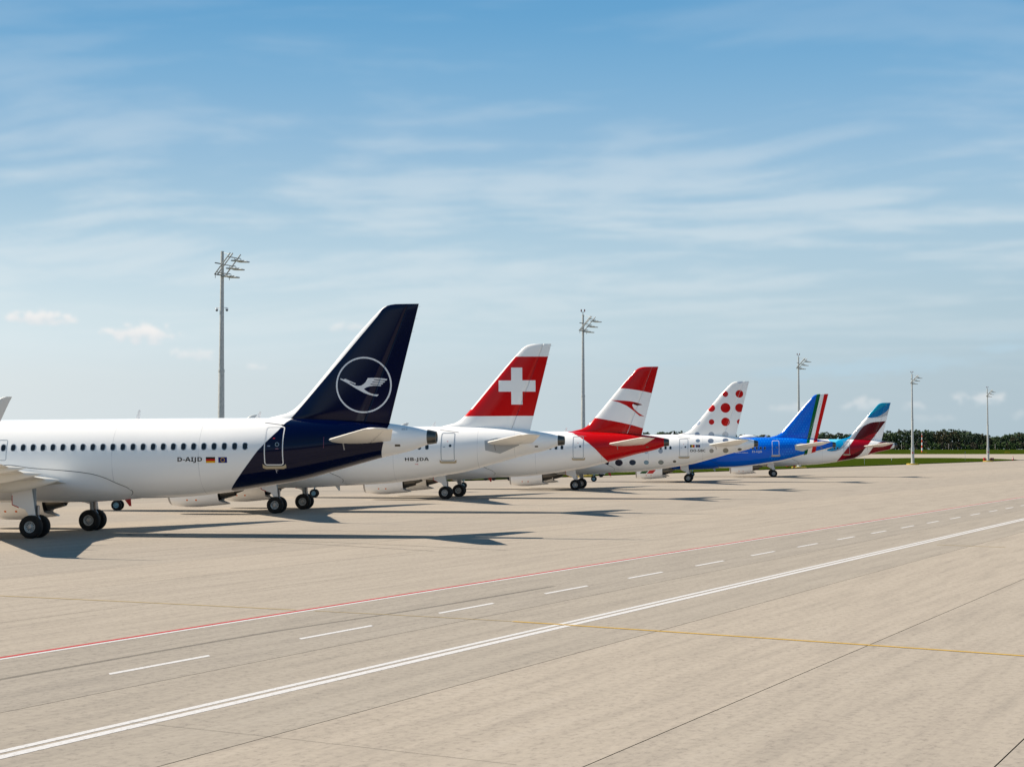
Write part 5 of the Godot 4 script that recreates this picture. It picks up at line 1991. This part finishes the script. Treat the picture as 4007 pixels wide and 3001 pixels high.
func build_wood() -> void:
	M.leaf = mat(Color.WHITE, 0.9)
	M.leaf.vertex_color_use_as_albedo = true
	var places := [[], [], []]
	rng.seed = 404
	var rise_noise := FastNoiseLite.new()
	rise_noise.seed = 6
	rise_noise.frequency = 0.006
	rise_noise.fractal_octaves = 3
	var trunks := Shape.new()
	for row in 4:
		var px := 900.0
		while px < 5000.0:
			var dist := 1905.0 + row * 14.0 + rng.randf_range(-4.0, 4.0)
			var foot := far_point(px, dist)
			foot.y = 3.9
			var shrub := row == 0
			var tall := rng.randf_range(13.0, 17.5) + rise_noise.get_noise_1d(px * 0.35) * 9.0 + row * 0.7
			if shrub:
				tall = rng.randf_range(4.0, 9.0)
			var wide := tall * rng.randf_range(0.30, 0.42)
			# each tree has its own leaf colour
			var kind := rng.randf()
			var c := Vector3(0.052, 0.088, 0.042)
			if kind > 0.9:
				c = Vector3(0.060, 0.056, 0.024)
			elif kind > 0.6:
				c = Vector3(0.060, 0.100, 0.038)
			elif kind > 0.3:
				c = Vector3(0.046, 0.076, 0.042)
			if shrub:
				c = Vector3(0.060, 0.105, 0.030) if kind < 0.62 else Vector3(0.062, 0.058, 0.038)
			if not shrub:
				trunks.tube(foot, foot + Vector3(0, tall * 0.5, 0), 0.28, 0.16, 5)
			var count := 24 if shrub else 56
			for k in count:
				var u := rng.randf()
				var h := lerpf(0.06 if shrub else 0.16, 1.0, u)
				var girth := wide * sqrt(maxf(0.05, 1.0 - pow((h - 0.45) / 0.62, 2.0)))
				var a := rng.randf() * TAU
				var q := sqrt(rng.randf()) * girth
				var p := foot + Vector3(cos(a) * q, tall * h, sin(a) * q)
				var size := rng.randf_range(0.75, 1.5) * (0.8 if shrub else 1.0)
				var tone := rng.randf_range(0.85, 1.2)
				places[rng.randi() % 3].append([Transform3D(Basis.from_euler(Vector3(rng.randf() * TAU, rng.randf() * TAU, rng.randf() * TAU)).scaled(Vector3.ONE * size), p), Color(c.x * tone, c.y * tone, c.z * tone)])
			px += (5.0 if shrub else rng.randf_range(9.0, 17.0)) * 6512.0 / 1900.0 * 0.42
	# unseen belt of trees behind the camera, added as something dark for the gloss
	for row in 2:
		var x := -420.0
		while x < 420.0:
			var foot := Vector3(x + rng.randf_range(-3, 3), 0, 205.0 + row * 12.0 + rng.randf_range(-4, 4))
			var tall := rng.randf_range(17.0, 25.0)
			trunks.tube(foot - Vector3(0, 0.1, 0), foot + Vector3(0, tall * 0.5, 0), 0.3, 0.16, 5)
			for k in 40:
				var h := lerpf(0.04, 1.0, rng.randf())
				var girth := 6.0 * sqrt(maxf(0.05, 1.0 - pow((h - 0.42) / 0.62, 2.0)))
				var a := rng.randf() * TAU
				var q := sqrt(rng.randf()) * girth
				var tone := rng.randf_range(0.85, 1.2)
				places[rng.randi() % 3].append([Transform3D(Basis.from_euler(Vector3(rng.randf() * TAU, rng.randf() * TAU, 0)).scaled(Vector3.ONE * rng.randf_range(1.3, 2.6)), foot + Vector3(cos(a) * q, tall * h, sin(a) * q)), Color(0.052 * tone, 0.088 * tone, 0.042 * tone)])
			x += rng.randf_range(6.0, 9.0)
	var wood := Node3D.new()
	wood.name = "wood"
	wood.set_meta("kind", "stuff")
	wood.set_meta("label", "dark green wood with lighter shrubs along its edge at the horizon, plus an unseen belt added behind the camera")
	wood.set_meta("category", "trees")
	add_child(wood)
	for g in 3:
		var mm := MultiMesh.new()
		mm.transform_format = MultiMesh.TRANSFORM_3D
		mm.use_colors = true
		mm.mesh = leaf_clump(70 + g)
		mm.instance_count = places[g].size()
		for k in places[g].size():
			mm.set_instance_transform(k, places[g][k][0])
			mm.set_instance_color(k, places[g][k][1])
		var o := MultiMeshInstance3D.new()
		o.name = "foliage"
		o.multimesh = mm
		o.material_override = M.leaf
		wood.add_child(o, true)
	part(wood, "trunks", trunks.done(), mat(Color(0.16, 0.13, 0.10), 0.9))


# ---------------------------------------------------------------- everything
func _ready() -> void:
	set_the_light()
	make_materials()
	build_ground()
	M.signal_orange = mat(Color(0.85, 0.27, 0.06), 0.5)
	M.sign_yellow = mat(Color(0.82, 0.66, 0.06), 0.5)
	M.sign_claret = mat(Color(0.34, 0.07, 0.07), 0.5)
	M.legend = mat(Color(0.45, 0.34, 0.04), 0.5)
	M.legend_faded = mat(Color(0.52, 0.40, 0.32), 0.5)
	M.rust = mat(Color(0.40, 0.22, 0.12), 0.6)
	M.curtain = mat(Color(0.45, 0.50, 0.60), 0.7)
	M.loader_red = mat(Color(0.68, 0.15, 0.06), 0.45)
	build_masts()
	build_wood()
	build_airliners()
	build_signs()
	build_equipment()
	print("built in %d ms" % Time.get_ticks_msec())
